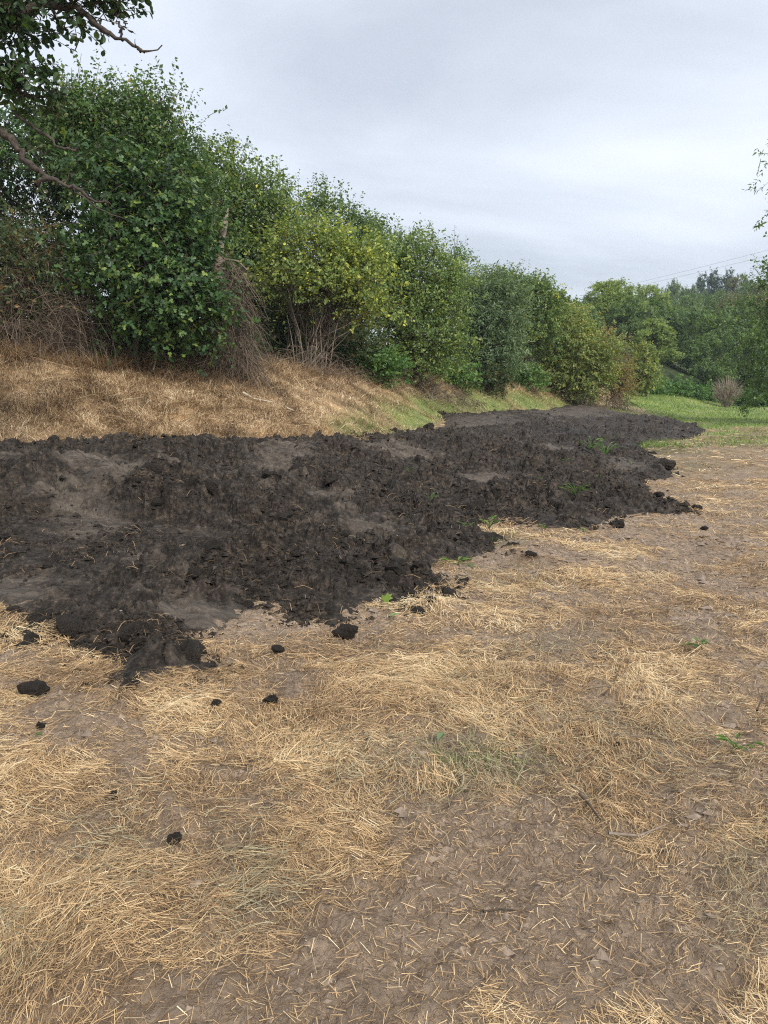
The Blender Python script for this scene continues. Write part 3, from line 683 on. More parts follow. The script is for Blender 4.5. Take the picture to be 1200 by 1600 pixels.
# tussocks of longer flopped grass
nc = 230; cpx = rng.uniform(-40, 700, nc); lo_ = np.interp(cpx, [-300, 0, 200, 330, 450, 560, 700], [520, 540, 572, 586, 580, 588, 602]); hi_ = np.interp(cpx, [-300, 0, 400, 560, 690, 760], [706, 698, 688, 690, 645, 640]); cpy = lo_ + (hi_ - lo_) * rng.uniform(0, 1, nc) ** 1.2
Pc = hit(cpx, cpy); k_ = 34; x5 = np.repeat(Pc[:, 0], k_) + rng.normal(0, .10, nc * k_); y5 = np.repeat(Pc[:, 1], k_) + rng.normal(0, .08, nc * k_); d5 = np.hypot(x5, y5); n5 = nc * k_
V5, f5 = upright(x5, y5, terrain(x5, y5), rng.uniform(.10, .30, n5) * np.repeat(rng.uniform(.5, 1.1, nc), k_), .004 + d5 * .0004, rng.uniform(.3, 2.2, n5), np.repeat(rng.normal(-1.1, .8, nc), k_) + rng.normal(0, .6, n5), seg=3)
t5 = np.repeat(np.clip(np.repeat(rng.uniform(.1, .8, nc), k_) + rng.normal(0, .15, n5), 0, 1), 6)
# long hanging dry grass under the shrubs
n = 9000; px = rng.uniform(-60, 870, n); py = np.interp(px, [-300, 0, 200, 330, 450, 560, 700, 830, 900], [520, 538, 570, 584, 576, 584, 599, 606, 618]) + rng.normal(2, 9, n)
P = hit(px, py); x, y, z = P.T; d = np.hypot(x, y)
V2, f2 = upright(x, y, terrain(x, y), rng.uniform(.2, .6, n) * (.6 + .5 * perlin(x * 1.5, y * 1.5, 3)), .005 + d * .0004, rng.uniform(.4, 2.0, n), -1.2 + rng.normal(0, .9, n))
t2 = np.repeat(np.clip(rng.normal(.38, .22, n), 0, 1), 4)
dg = obj('dry_grass', mesh_np('dry_grass', np.concatenate([V1, V2, V5]), [np.concatenate([f1, f2 + len(V1), f5 + len(V1) + len(V2)])], {'tint': np.concatenate([t1, t2, t5])}), M['dry_grass'], kind='stuff')
dg['label'] = 'withered brown grass on the bank below the hedge'; dg['category'] = 'dry grass'
Vg, fg, tg = split(V, f, np.clip(tone + .1, 0, 1), isg)
# green field grass, right
n = 42000; px = rng.uniform(950, 1260, n); py = 605 + 95 * rng.uniform(0, 1, n) ** 1.2
P = hit(px, py); x, y = P[:, 0], P[:, 1]; bk, fi, g2, vg, z = zone(x, y); d = np.hypot(x, y)
ok = (rng.uniform(0, 1, n) < np.maximum(smooth(.15, 1.0, fi), vg * .6)) & (mud_sd(x, y) < .1) & (d < 75)
x, y, z, d = x[ok], y[ok], z[ok], d[ok]; n = len(x)
tf_ = .5 + .6 * fbm(x * .35, y * .35, 27, 3)
V3, f3 = upright(x, y, z, rng.uniform(.06, .16, n) * (.4 + 1.1 * tf_), .005 + d * .0008, rng.uniform(.2, 1.2, n), rng.uniform(0, 6.3, n))
t3 = np.repeat(np.clip(.50 + .35 * fbm(x * .3, y * .3, 28, 3) + rng.normal(0, .15, n), 0, 1), 4)
# sparse green blades on the track and beside the mud
n = 12000; px = rng.uniform(560, 1240, n); py = rng.uniform(670, 1300, n)
P = hit(px, py); x, y = P[:, 0], P[:, 1]; bk, fi, g2, vg, z = zone(x, y); d = np.hypot(x, y)
ok = (rng.uniform(0, 1, n) < vg * .75) & (mud_sd(x, y) < .0)
x, y, z, d = x[ok], y[ok], z[ok], d[ok]; n = len(x)
V4, f4 = upright(x, y, ground_z(x, y), rng.uniform(.03, .10, n), .002 + d * .0005, rng.uniform(.3, 1.5, n), rng.uniform(0, 6.3, n))
t4 = np.repeat(np.clip(rng.normal(.6, .25, n), 0, 1), 4)
gg = obj('green_grass', mesh_np('green_grass', np.concatenate([Vg, V3, V4]), [np.concatenate([fg, f3 + len(Vg), f4 + len(Vg) + len(V3)])], {'tint': np.concatenate([tg, t3, t4])}), M['green_grass'], kind='stuff')
gg['label'] = 'short green grass of the far field and bank'; gg['category'] = 'grass'

# ================================================================== shrubs and trees
def px_lobes(lobes, D):
    """(px, py, rx, ry[, dD]) circles seen in the photograph -> ellipsoids in metres at distance D"""
    out = []
    for l in lobes:
        dd = D + (l[4] if len(l) > 4 else 0)
        c = at(l[0], l[1], dd); s = dd / F_PX
        rx, rz = l[2] * s, l[3] * s
        out.append((c, np.array([rx, max(.75 * rx, .5 * rz), rz])))
    return out
def crown(lobes, n_leaf, size, kind, twig=.45, per=9, cluster=.28, up=.35, tint0=.45, tintv=.20, yellow=0, inner=.28, low=.25, shoots=0, droop=.25, seed=0):
    """leaf cloud on the union of ellipsoid lobes; returns leaf mesh data and twig polylines"""
    r_ = np.random.default_rng(seed + 11)
    w = np.array([(l[1][0] * l[1][2] + l[1][0] * l[1][1] + l[1][1] * l[1][2]) for l in lobes]); w = w / w.sum()
    cen = np.array([l[0] for l in lobes]); rad_ = np.array([l[1] for l in lobes])
    n_tw = max(8, n_leaf // per); ncl = max(6, n_tw // 10)
    m = ncl * 4
    li = r_.choice(len(lobes), m, p=w); dr = unit(r_.normal(0, 1, (m, 3)))
    rr = np.where(r_.uniform(0, 1, m) < inner, r_.uniform(.35, .8, m), r_.uniform(.8, 1.04, m))
    ns = np.random.default_rng(seed + 3); kk = ns.normal(0, 2.6, (5, 3)); ph = ns.uniform(0, 6.3, 5)
    rr = rr * (1 + .16 * np.sin(dr @ kk.T + ph + li[:, None] * 1.3).sum(1) / 2)
    P = cen[li] + dr * rad_[li] * rr[:, None]
    q = (((P[:, None] - cen[None]) / rad_[None]) ** 2).sum(-1); q[np.arange(m), li] = 9
    ok = (q.min(1) > .45) | (r_.uniform(0, 1, m) < inner * .8)
    ok &= (dr[:, 2] > -.35) | (r_.uniform(0, 1, m) < low + .2)
    idx = np.where(ok)[0][:ncl]; P, dr, li = P[idx], dr[idx], li[idx]; ncl = len(P)
    ct = r_.normal(0, tintv * .6, ncl)
    ci = r_.integers(0, ncl, n_tw)
    T0 = P[ci] + r_.normal(0, 1, (n_tw, 3)) * cluster * np.array([1, 1, .7])
    td = unit(dr[ci] * .75 + np.array([0, 0, up]) + r_.normal(0, .55, (n_tw, 3)))
    tl = twig * r_.uniform(.5, 1.3, n_tw)
    if shoots:
        top = np.argsort(-(P[:, 2] + r_.normal(0, .35, ncl)))[:max(4, ncl // 5)]
        sc = r_.choice(top, shoots)
        S0 = P[sc] + r_.normal(0, .15, (shoots, 3)); sdir = unit(dr[sc] * .35 + np.array([0, 0, 1.0]) + r_.normal(0, .22, (shoots, 3)))
        T0 = np.concatenate([T0, S0]); td = np.concatenate([td, sdir]); tl = np.concatenate([tl, twig * r_.uniform(1.0, 2.2, shoots)]); ci = np.concatenate([ci, sc]); n_tw += shoots
    tt = (np.arange(per) + .5) / per
    jitter = r_.uniform(-.5, .5, (n_tw, per)) / per
    t = np.clip(tt[None] + jitter, .02, 1)
    LP = T0[:, None] + td[:, None] * (tl[:, None] * t)[..., None]
    LP[..., 2] -= droop * tl[:, None] * t ** 2 * .5
    side = unit(np.cross(td, r_.normal(0, 1, (n_tw, 3))))
    sgn = np.where(np.arange(per) % 2 == 0, 1, -1)[None, :, None]
    ax = td[:, None] * .45 + side[:, None] * sgn + r_.normal(0, .35, (n_tw, per, 3)) - np.array([0, 0, droop])
    nr = np.array([0, 0, .9]) + dr[ci][:, None] * .45 + r_.normal(0, .6, (n_tw, per, 3))
    ls = size * r_.uniform(.45, 1.3, (n_tw, per))
    tint = tint0 + ct[ci][:, None] + r_.normal(0, tintv, (n_tw, per))
    if yellow: tint = np.where(r_.uniform(0, 1, tint.shape) < yellow, r_.uniform(.88, 1.0, tint.shape), np.minimum(tint, .86))
    tw = np.stack([T0 - td * tl[:, None] * .4, T0 + td * tl[:, None] * .4, T0 + td * tl[:, None] - np.array([0, 0, 1]) * (droop * tl * .5)[:, None]], 1)
    return LP.reshape(-1, 3), ax.reshape(-1, 3), unit(nr.reshape(-1, 3)), ls.ravel(), np.clip(tint.ravel(), 0, 1), tw, P
def stem_lines(base, ends, m=7, wob=.12, seed=0, spread=.25):
    r_ = np.random.default_rng(seed); n = len(ends); t = np.linspace(0, 1, m)
    b = base + r_.normal(0, 1, (n, 3)) * np.array([spread, spread, 0]) + np.array([0, 0, -.15])
    mid = b * .45 + ends * .55; mid[:, :2] = b[:, :2] * .65 + ends[:, :2] * .35; mid[:, 2] = b[:, 2] * .45 + ends[:, 2] * .55
    Q = (1 - t)[None, :, None] ** 2 * b[:, None] + (2 * t * (1 - t))[None, :, None] * mid[:, None] + (t ** 2)[None, :, None] * ends[:, None]
    wv = r_.normal(0, wob, (n, m, 3)); wv[:, 0] = 0
    return Q + wv * np.linspace(0, 1, m)[None, :, None]
def shrub(name, label, cat, base_px, D, lobes, leaf, mat, n_leaf, size, stems=5, stem_r=.03, twig=.45, twig_mat='twig', bark='bark', base=None, single=False, group=None, leaf_parts=0, twig_w=1.0, **k):
    b = hit([base_px[0]], [base_px[1]])[0] if base is None else np.array(base, float)
    if base is None:
        b = at(base_px[0], base_px[1], D); b[2] = float(terrain(b[0], b[1]))
    seed = sum(map(ord, label)) + int(base_px[0])
    root = thing(name, label, cat, b, group)
    sh_ = (.45 * twig + .14) * F_PX / D      # twigs reach past the lobes
    lobes = [(l[0], l[1], max(l[2] - sh_, .55 * l[2]), max(l[3] - sh_, .55 * l[3])) + tuple(l[4:]) for l in lobes]
    LB = px_lobes(lobes, D)
    LP, ax, nr, ls, ti, tw, P = crown(LB, n_leaf, size, leaf, twig=twig, seed=seed, **k)
    r_ = np.random.default_rng(seed)
    ok = LP[:, 2] > terrain(LP[:, 0], LP[:, 1]) + .03
    LP, ax, nr, ls, ti = LP[ok], ax[ok], nr[ok], ls[ok], ti[ok]
    if leaf_parts:
        dist = LP[:, 1] + r_.uniform(0, 1.0, len(LP)); px_, py_ = project(LP)
        cand = np.where((px_ > 0) & (px_ < 1200) & (py_ > 0))[0]
        pick = cand[np.argsort(dist[cand])[:leaf_parts]]
        tv_, tf__ = LEAF[leaf]
        lm = [mesh_np('leaf', np.array(tv_), [np.array(tf__)], {'tint': np.full(len(tv_), v)}) for v in (.35, .55, .75, .9)]
        for me in lm: me.materials.append(M[mat])
        from mathutils import Matrix
        for j, i in enumerate(pick):
            a = unit(ax[i]); s = unit(np.cross(nr[i], a)); nn = np.cross(a, s); z = ls[i]
            o = bpy.data.objects.new('leaf', lm[min(3, int(ti[i] * 4))]); col.objects.link(o); o.parent = root
            p = LP[i] - b
            o.matrix_local = Matrix(((a[0] * z, s[0] * z, nn[0] * z, p[0]), (a[1] * z, s[1] * z, nn[1] * z, p[1]), (a[2] * z, s[2] * z, nn[2] * z, p[2]), (0, 0, 0, 1)))
        m_ = np.ones(len(LP), bool); m_[pick] = False; LP, ax, nr, ls, ti = LP[m_], ax[m_], nr[m_], ls[m_], ti[m_]
    V, f, kv = leaves(LP - b, ax, nr, ls, 'maple_lo' if leaf == 'maple' else leaf)
    obj('crown', mesh_np('crown', V, [f], {'tint': np.repeat(ti, kv)}), M[mat], root, kind='stuff')
    # stems
    nstem = min(stems, len(P)); ends = P[r_.choice(len(P), nstem, replace=False)]
    if single:
        top = np.array([np.mean([l[0][0] for l in LB]), np.mean([l[0][1] for l in LB]), max(l[0][2] for l in LB)])
        Q = stem_lines(b, top[None], 8, .12, seed, .0)
        V, f = tubes(Q - b, np.linspace(stem_r * 2, stem_r * .5, 8)[None], 8); trk = obj('trunk', mesh_np('trunk', V, [f], None, True), M[bark], root)
        st = Q[0][r_.integers(2, 6, nstem)]
        t = np.linspace(0, 1, 6); L = st[:, None] * (1 - t)[None, :, None] + ends[:, None] * t[None, :, None] + r_.normal(0, .10, (nstem, 6, 3)) * np.sin(t * np.pi)[None, :, None]
    else: L = stem_lines(b, ends, 7, .10, seed, .22)
    for j in range(nstem):
        rr = stem_r * r_.uniform(.6, 1.2)
        V, f = tubes(L[j:j + 1] - b, np.linspace(rr, rr * .35, L.shape[1])[None], 6)
        obj('branch' if single else 'stem', mesh_np('stem', V, [f], None, True), M[bark], trk if single else root)
    # twigs: clusters joined back towards the stems
    m = min(len(P), 260); pi = r_.choice(len(P), m, replace=False); js = r_.integers(0, nstem, m); ks = r_.integers(2, L.shape[1] - 1, m)
    s0 = L[js, ks]; t = np.linspace(0, 1, 4)
    far_ = np.linalg.norm(P[pi] - s0, axis=1) < 2.6 + D * .03
    B = s0[:, None] * (1 - t)[None, :, None] + P[pi][:, None] * t[None, :, None] + r_.normal(0, .07, (m, 4, 3)); B = B[far_]
    V1, f1 = tubes(B - b, np.linspace(.011, .005, 4)[None].repeat(len(B), 0) * twig_w, 4)
    tw = tw[r_.uniform(0, 1, len(tw)) < (.35 if D < 16 else .22 if D < 25 else .11)]
    V2, f2 = tubes(tw - b, np.array([.004, .003, .0015])[None].repeat(len(tw), 0) * (1 + D / 30) * twig_w, 3)
    tin = np.concatenate([np.full(len(V1), .4), np.repeat(r_.uniform(0, 1, len(tw)), 9)])
    obj('twigs', mesh_np('twigs', np.concatenate([V1, V2]), [f1, f2 + len(V1)], {'tint': tin}), M[twig_mat], root, kind='stuff')
    return root

shrub('bramble_thicket', 'dark bramble thicket with brown dead canes, far left of the hedge', 'bramble', (40, 545), 14.6,
      [(30, 440, 95, 95), (125, 475, 55, 75), (-60, 420, 100, 120), (60, 380, 70, 55), (150, 520, 35, 45)], 'oval', 'bramble', 14000, .075, stems=16, stem_r=.012, twig=.5, twig_mat='dead_twig', bark='dead_wood', tint0=.5, tintv=.3, inner=.4, low=.8, droop=.5)
shrub('elder_tree', 'tall thin-topped elder with bare twigs against the sky, left of the hawthorn', 'tree', (50, 540), 17.5,
      [(40, 300, 85, 100), (115, 270, 65, 90), (10, 210, 60, 60), (-60, 280, 80, 130), (120, 380, 80, 80)], 'oval', 'sycamore', 15000, .10, stems=8, stem_r=.05, shoots=40, tint0=.42)
shrub('sycamore', 'dark green young sycamore with lobed leaves, trunk bare at the bank', 'tree', (215, 572), 14.2,
      [(255, 455, 85, 90, -.4), (195, 350, 75, 85), (275, 380, 62, 75), (168, 265, 30, 40), (295, 498, 48, 52, -.4), (240, 310, 55, 50), (150, 420, 35, 50), (225, 500, 60, 42)], 'maple', 'sycamore', 19000, .090, stems=9, stem_r=.035, twig=.5, per=8, bark='bark', tint0=.5, tintv=.27, low=.6, droop=.5, leaf_parts=300, single=True, shoots=20)
shrub('hawthorn', 'tall brownish-green hawthorn behind the sycamore, feathery top against the sky', 'tree', (250, 540), 16.4,
      [(215, 235, 66, 72), (262, 265, 36, 60), (200, 178, 34, 32), (290, 340, 50, 90), (150, 200, 48, 62), (240, 180, 30, 40), (110, 230, 50, 80)], 'oval', 'hawthorn', 36000, .078, stems=8, stem_r=.05, twig=.5, shoots=60, up=.5, tint0=.27, tintv=.25)
shrub('hazel', 'tall green hazel behind the dead snag', 'hazel', (370, 545), 21,
      [(340, 295, 58, 62), (400, 325, 62, 62), (380, 410, 80, 85), (312, 262, 28, 35), (450, 345, 42, 45), (330, 400, 50, 80), (430, 450, 60, 80)], 'oval', 'hazel', 34000, .092, stems=10, stem_r=.03, shoots=50, up=.5, tint0=.46)
shrub('hazel', 'yellowing hazel with many bare upright stems, centre of the hedge', 'hazel', (485, 573), 19.2,
      [(440, 392, 50, 45), (500, 385, 58, 45), (560, 425, 48, 60), (450, 440, 48, 50), (520, 450, 60, 50), (575, 490, 35, 45)], 'oval', 'hazel_yellow', 17000, .085, stems=30, stem_r=.014, twig=.5, shoots=40, up=.5, yellow=.07, tint0=.50, inner=.35, bark='dead_wood', low=.2)
shrub('hazel', 'dark green hazel rising behind the yellowing one', 'hazel', (545, 560), 26,
      [(535, 355, 45, 45), (500, 325, 33, 32), (580, 400, 50, 60), (545, 430, 65, 80), (480, 470, 70, 80), (600, 380, 30, 30), (440, 510, 60, 45), (520, 520, 70, 45)], 'oval', 'hazel', 32000, .098, stems=8, stem_r=.03, shoots=45, up=.5, tint0=.36)
shrub('hazel', 'big rounded hazel with leaves down to the grass, right of the yellowing one', 'hazel', (655, 600), 24.3,
      [(645, 420, 66, 58), (690, 470, 42, 65), (615, 470, 52, 80), (660, 530, 66, 62, -.4), (590, 405, 36, 45), (700, 545, 30, 40), (620, 560, 45, 40)], 'oval', 'hazel', 42000, .088, stems=10, stem_r=.028, shoots=45, up=.35, tint0=.56, yellow=.025, low=.7, inner=.3)
shrub('hawthorn', 'dark hawthorn top peeping over the rounded hazel', 'tree', (725, 590), 33,
      [(715, 420, 24, 34), (705, 460, 35, 50), (730, 480, 30, 60)], 'oval', 'hawthorn', 10000, .095, stems=6, stem_r=.05, shoots=30, up=.5, tint0=.4)
shrub('willow', 'soft blue-green willow right of the rounded hazel', 'willow', (765, 602), 30.5,
      [(760, 500, 42, 68), (742, 550, 38, 45), (790, 480, 36, 60), (780, 555, 42, 45), (735, 480, 25, 55)], 'long', 'willow', 30000, .14, stems=9, stem_r=.03, twig=.6, shoots=30, up=.55, tint0=.5, low=.7)
shrub('hazel', 'mid green tree between the willow and the round bush', 'tree', (815, 600), 37,
      [(785, 455, 38, 32), (830, 462, 36, 36), (850, 505, 32, 60), (800, 520, 45, 60), (770, 450, 28, 28)], 'oval', 'hazel', 24000, .125, stems=7, stem_r=.05, shoots=30, tint0=.48)
shrub('ash_tree', 'slender ash just left of the gap in the skyline', 'tree', (868, 600), 47,
      [(862, 475, 24, 30), (885, 495, 20, 32), (870, 530, 30, 50), (845, 470, 18, 25)], 'oval', 'hazel', 9500, .16, stems=5, stem_r=.06, shoots=40, tint0=.42)
shrub('round_bush', 'large rounded olive-green bush at the far end of the mud', 'bush', (895, 626), 38.6,
      [(880, 532, 50, 52), (915, 560, 52, 62, -.8), (858, 570, 34, 50), (895, 505, 38, 28), (875, 590, 48, 36, -.6), (925, 600, 36, 34, -.8)], 'oval', 'bush', 34000, .115, stems=10, stem_r=.04, shoots=35, up=.3, tint0=.68, low=.8)
shrub('browning_bush', 'half-bare browning bush against the right side of the round bush', 'bush', (962, 634), 39,
      [(958, 568, 26, 48), (968, 596, 20, 36), (945, 545, 20, 28)], 'oval', 'browning', 6500, .10, stems=14, stem_r=.02, twig=.7, twig_mat='dead_twig', bark='dead_wood', shoots=50, tint0=.68, tintv=.3, low=.8)
shrub('yellow_bush', 'small yellow-green bush behind the browning one', 'bush', (1006, 612), 50,
      [(1005, 572, 22, 30), (990, 585, 20, 28), (1015, 590, 14, 22)], 'oval', 'bush', 6000, .15, stems=5, stem_r=.03, tint0=.66, low=.8)
for i, (px_, py_, D_, rx, ry, mt, lab, t0) in enumerate([
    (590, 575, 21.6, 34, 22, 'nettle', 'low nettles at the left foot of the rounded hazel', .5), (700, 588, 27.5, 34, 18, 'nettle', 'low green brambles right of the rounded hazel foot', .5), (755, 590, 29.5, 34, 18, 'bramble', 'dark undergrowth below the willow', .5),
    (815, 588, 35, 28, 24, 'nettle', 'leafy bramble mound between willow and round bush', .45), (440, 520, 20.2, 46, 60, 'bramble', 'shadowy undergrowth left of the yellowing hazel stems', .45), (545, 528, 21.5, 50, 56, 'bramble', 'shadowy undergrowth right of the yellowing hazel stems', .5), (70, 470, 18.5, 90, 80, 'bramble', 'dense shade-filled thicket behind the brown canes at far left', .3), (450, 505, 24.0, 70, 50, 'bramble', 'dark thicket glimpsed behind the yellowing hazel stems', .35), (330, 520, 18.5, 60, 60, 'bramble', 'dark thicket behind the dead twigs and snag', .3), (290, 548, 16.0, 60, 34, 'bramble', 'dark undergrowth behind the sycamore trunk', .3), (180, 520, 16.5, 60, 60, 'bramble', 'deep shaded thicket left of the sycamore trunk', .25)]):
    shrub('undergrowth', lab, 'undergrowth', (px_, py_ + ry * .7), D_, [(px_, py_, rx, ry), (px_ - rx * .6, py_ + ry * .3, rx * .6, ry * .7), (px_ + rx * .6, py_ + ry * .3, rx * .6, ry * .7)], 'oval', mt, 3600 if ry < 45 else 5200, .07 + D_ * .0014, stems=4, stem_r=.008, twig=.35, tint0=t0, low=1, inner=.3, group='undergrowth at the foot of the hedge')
for i, (px_, top, w_, D_) in enumerate([(1000, 588, 20, 53), (1025, 590, 20, 54), (1050, 594, 20, 55), (1076, 596, 20, 56), (1100, 600, 20, 57), (1165, 612, 18, 56), (1190, 612, 18, 55)]):
    lab = ['leftmost', 'second', 'third', 'fourth', 'fifth', 'sixth, right of the bare grey bush,', 'rightmost'][i] + ' bramble mound along the far field edge'
    shrub('bramble_mound', lab, 'bramble', (px_, top + 30), D_, [(px_, top + 16, w_, 15), (px_ + 10, top + 22, w_ * .8, 12)], 'oval', 'nettle', 2600, .19, stems=3, stem_r=.02, tint0=.45, low=1, group='bramble mounds along the far field edge')

def tangle(name, label, cat, base_px, D, rx_px, h_px, n, mat, r0=.006, seed=1, group=None, m=5, up=.5, ry=.6, hang=1.2, ln=(.2, .6)):
    """heap of arching, crossing dead stems"""
    r_ = np.random.default_rng(seed); b = at(*base_px, D); b[2] = float(terrain(b[0], b[1])); s = D / F_PX; H = h_px * s; W = rx_px * s
    root = thing(name, label, cat, b, group)
    a = r_.uniform(0, 6.3, n); rr = np.sqrt(r_.uniform(0, 1, n)); top = H * (1 - .75 * rr ** 2)
    S = np.stack([np.cos(a) * rr * W, np.sin(a) * rr * W * ry, top * r_.uniform(.05, 1, n) ** .7], -1)
    az = r_.uniform(0, 6.3, n); d0 = unit(np.stack([np.cos(az), np.sin(az), up * r_.normal(.6, .9, n)], -1) + unit(S) * .5)
    ell = H * r_.uniform(ln[0], ln[1], n) + .1; t = np.linspace(0, 1, m)
    Q = S[:, None] + d0[:, None] * (ell[:, None] * t)[..., None]; Q[..., 2] -= (ell * hang * r_.uniform(.2, 1, n))[:, None] * t ** 2
    Q = Q + r_.normal(0, .02 * H, (n, m, 3)) * t[None, :, None]
    gz_ = terrain(Q[..., 0] + b[0], Q[..., 1] + b[1]) - b[2]; Q[..., 2] = np.maximum(Q[..., 2] + np.where(S[:, None, 2] < .5 * H, 0, 0) + gz_ * .6, gz_ + .01)
    V, f = tubes(Q, np.linspace(r0, r0 * .4, m)[None].repeat(n, 0) * r_.uniform(.5, 1.5, (n, 1)), 3)
    obj('twigs', mesh_np('twigs', V, [f], {'tint': np.repeat(np.clip(r_.normal(.5, .28, n), 0, 1), m * 3)}), M[mat], root, kind='stuff')
    for j in range(7):
        e2 = S[j] * np.array([.8, .8, 1]); L = np.linspace(0, 1, 6)[:, None] * e2 + r_.normal(0, .04, (6, 3)); L[0, 2] = -.1
        V, f = tubes(L[None], np.linspace(r0 * 3, r0, 6)[None], 5); obj('stem', mesh_np('stem', V, [f], None, True), M['dead_wood'], root)
    return root
def twig_bush(name, label, cat, base_px, D, rx_px, h_px, n, mat, r0=.006, lean=.5, seed=1, droop=0.0, group=None, m=6):
    r_ = np.random.default_rng(seed); b = at(*base_px, D); b[2] = float(terrain(b[0], b[1])); s = D / F_PX
    root = thing(name, label, cat, b, group)
    t = np.linspace(0, 1, m); a = r_.uniform(0, 6.3, n); rr = np.sqrt(r_.uniform(0, 1, n))
    end = np.stack([np.cos(a) * rr * rx_px * s, np.sin(a) * rr * rx_px * s * .8, h_px * s * (r_.uniform(.55, 1.05, n) - .35 * rr ** 2)], -1)
    st = end * np.array([lean * .4, lean * .4, 0]) + r_.normal(0, .06, (n, 3)) * np.array([1, 1, 0])
    k = r_.uniform(0, .6, n)[:, None]; st2 = st * (1 - k) + end * k; st2[:, 2] += h_px * s * .12 * k[:, 0]
    Q = st2[:, None] * (1 - t)[None, :, None] + end[:, None] * t[None, :, None]
    Q = Q + r_.normal(0, .02 * h_px * s, (n, m, 3)) * t[None, :, None]
    Q[..., 2] += np.sin(t * np.pi)[None] * h_px * s * .08
    if droop: Q[..., 2] -= droop * h_px * s * (t ** 3)[None] * r_.uniform(.2, 1, (n, 1))
    V, f = tubes(Q, np.linspace(r0, r0 * .35, m)[None].repeat(n, 0) * r_.uniform(.6, 1.4, (n, 1)), 3)
    obj('twigs', mesh_np('twigs', V, [f], {'tint': np.repeat(np.clip(r_.normal(.5, .25, n), 0, 1), m * 3)}), M[mat], root, kind='stuff')
    for j in range(5):
        e2 = end[j] * np.array([.6, .6, .8]); L = np.linspace(0, 1, 5)[:, None] * e2 + r_.normal(0, .03, (5, 3)); L[0, 2] = -.1
        V, f = tubes(L[None], np.linspace(r0 * 4, r0, 5)[None], 5); obj('stem', mesh_np('stem', V, [f], None, True), M['dead_wood'], root)
    return root
twig_bush('bare_bush', 'leafless pale grey bush alone at the far field edge', 'bush', (1135, 628), 53, 28, 50, 420, 'bleached_twig', .013, .3, 5)
tangle('dead_thicket', 'drooping mass of dead brown twigs beneath the broken snag', 'thicket', (362, 592), 14.7, 27, 195, 1500, 'dead_twig', .0042, 6, up=.3, hang=1.5, ln=(.12, .34))
tangle('dead_canes', 'tangle of brown dead bramble canes at the far left bank top', 'bramble canes', (30, 548), 14.3, 110, 150, 1300, 'dead_twig', .0045, 7, up=.8)
tangle('dead_canes', 'brown dead stems left of the sycamore foot', 'bramble canes', (135, 562), 14.2, 50, 110, 700, 'dead_twig', .004, 8, up=.8)
tangle('dead_canes', 'brown dead stalks at the foot of the yellowing hazel', 'bramble canes', (500, 584), 18.6, 80, 48, 380, 'dead_twig', .004, 9)
tangle('dead_canes', 'brown stalks under the rounded hazel', 'bramble canes', (670, 605), 23.6, 90, 38, 600, 'dead_twig', .006, 10)
tangle('dead_canes', 'rusty dry stalks at the foot of the round bush', 'bramble canes', (900, 637), 38, 90, 34, 600, 'dead_twig', .009, 11, ry=.4)

# broken snag standing in the dead thicket
b = at(345, 588, 15.4); b[2] = float(terrain(b[0], b[1]))
sn = thing('snag', 'broken bleached trunk standing above the dead thicket', 'snag', b)
L = np.array([at(x, y, 15.4) for x, y in [(352, 590), (350, 520), (340, 450), (341, 410), (345, 380), (352, 350), (357, 322)]])
V, f = tubes((L - b)[None], np.array([[.13, .11, .10, .085, .07, .05, .008]]), 9); snt = obj('trunk', mesh_np('trunk', V, [f], None, True), M['dead_wood'], sn)
for pts, r0 in (([(341, 415), (352, 405), (372, 408), (386, 422)], .03), ([(345, 470), (360, 445), (375, 418)], .025), ([(346, 395), (337, 375), (332, 360)], .02)):
    L = np.array([at(x, y, 15.3) for x, y in pts]) - b
    V, f = tubes(L[None], np.linspace(r0, r0 * .4, len(L))[None], 6); obj('branch', mesh_np('branch', V, [f], None, True), M['dead_wood'], snt)

# ------------------------------------------------------------------ overhanging oak, left (trunk outside the frame)
OD = 8.0
ob = np.array([-6.6, 7.6, 0.]); ob[2] = float(terrain(ob[0], ob[1]))
oak = thing('oak_tree', 'gnarled oak limbs with lobed leaves hanging in from the upper left', 'tree', ob)
LIMB = []
def limb(pts, r0, r1, D=OD, nm='limb', mat='grey_bark', dd=0):
    L = np.array([at(x, y, D + dd * i / len(pts)) if not isinstance(x, tuple) else np.array(x) for i, (x, y) in enumerate(pts)])
    # smooth by Catmull-Rom resampling
    Q = []
    for i in range(len(L) - 1):
        p0, p1, p2, p3 = L[max(i - 1, 0)], L[i], L[i + 1], L[min(i + 2, len(L) - 1)]
        for t in np.linspace(0, 1, 4, endpoint=False):
            Q.append(.5 * ((2 * p1) + (-p0 + p2) * t + (2 * p0 - 5 * p1 + 4 * p2 - p3) * t ** 2 + (-p0 + 3 * p1 - 3 * p2 + p3) * t ** 3))
    Q.append(L[-1]); Q = np.array(Q)
    Q = Q + rng.normal(0, .012, Q.shape); V, f = tubes((Q - ob)[None], .78 * (np.linspace(r0, r1, len(Q)) * (1 + .10 * np.sin(np.arange(len(Q)) * 2.1) + .12 * np.sin(np.arange(len(Q)) * .9 + 1)))[None], 8)
    o = obj(nm, mesh_np(nm, V, [f], None, True), M[mat], oak if nm == 'limb' else LIMB[-1])
    if nm == 'limb': LIMB.append(o)
    return Q
trunk_top = np.array([-6.3, 7.7, 6.0])
T = np.array([ob - [0, 0, .3], ob + [.05, 0, 1.2], ob + [-.05, .05, 2.6], ob + [.1, 0, 4.2], trunk_top, trunk_top + [.1, .1, 2.5]])
V, f = tubes((T - ob)[None], np.array([[.46, .36, .32, .30, .26, .16]]), 12); obj('trunk', mesh_np('trunk', V, [f], None, True), M['grey_bark'], oak)
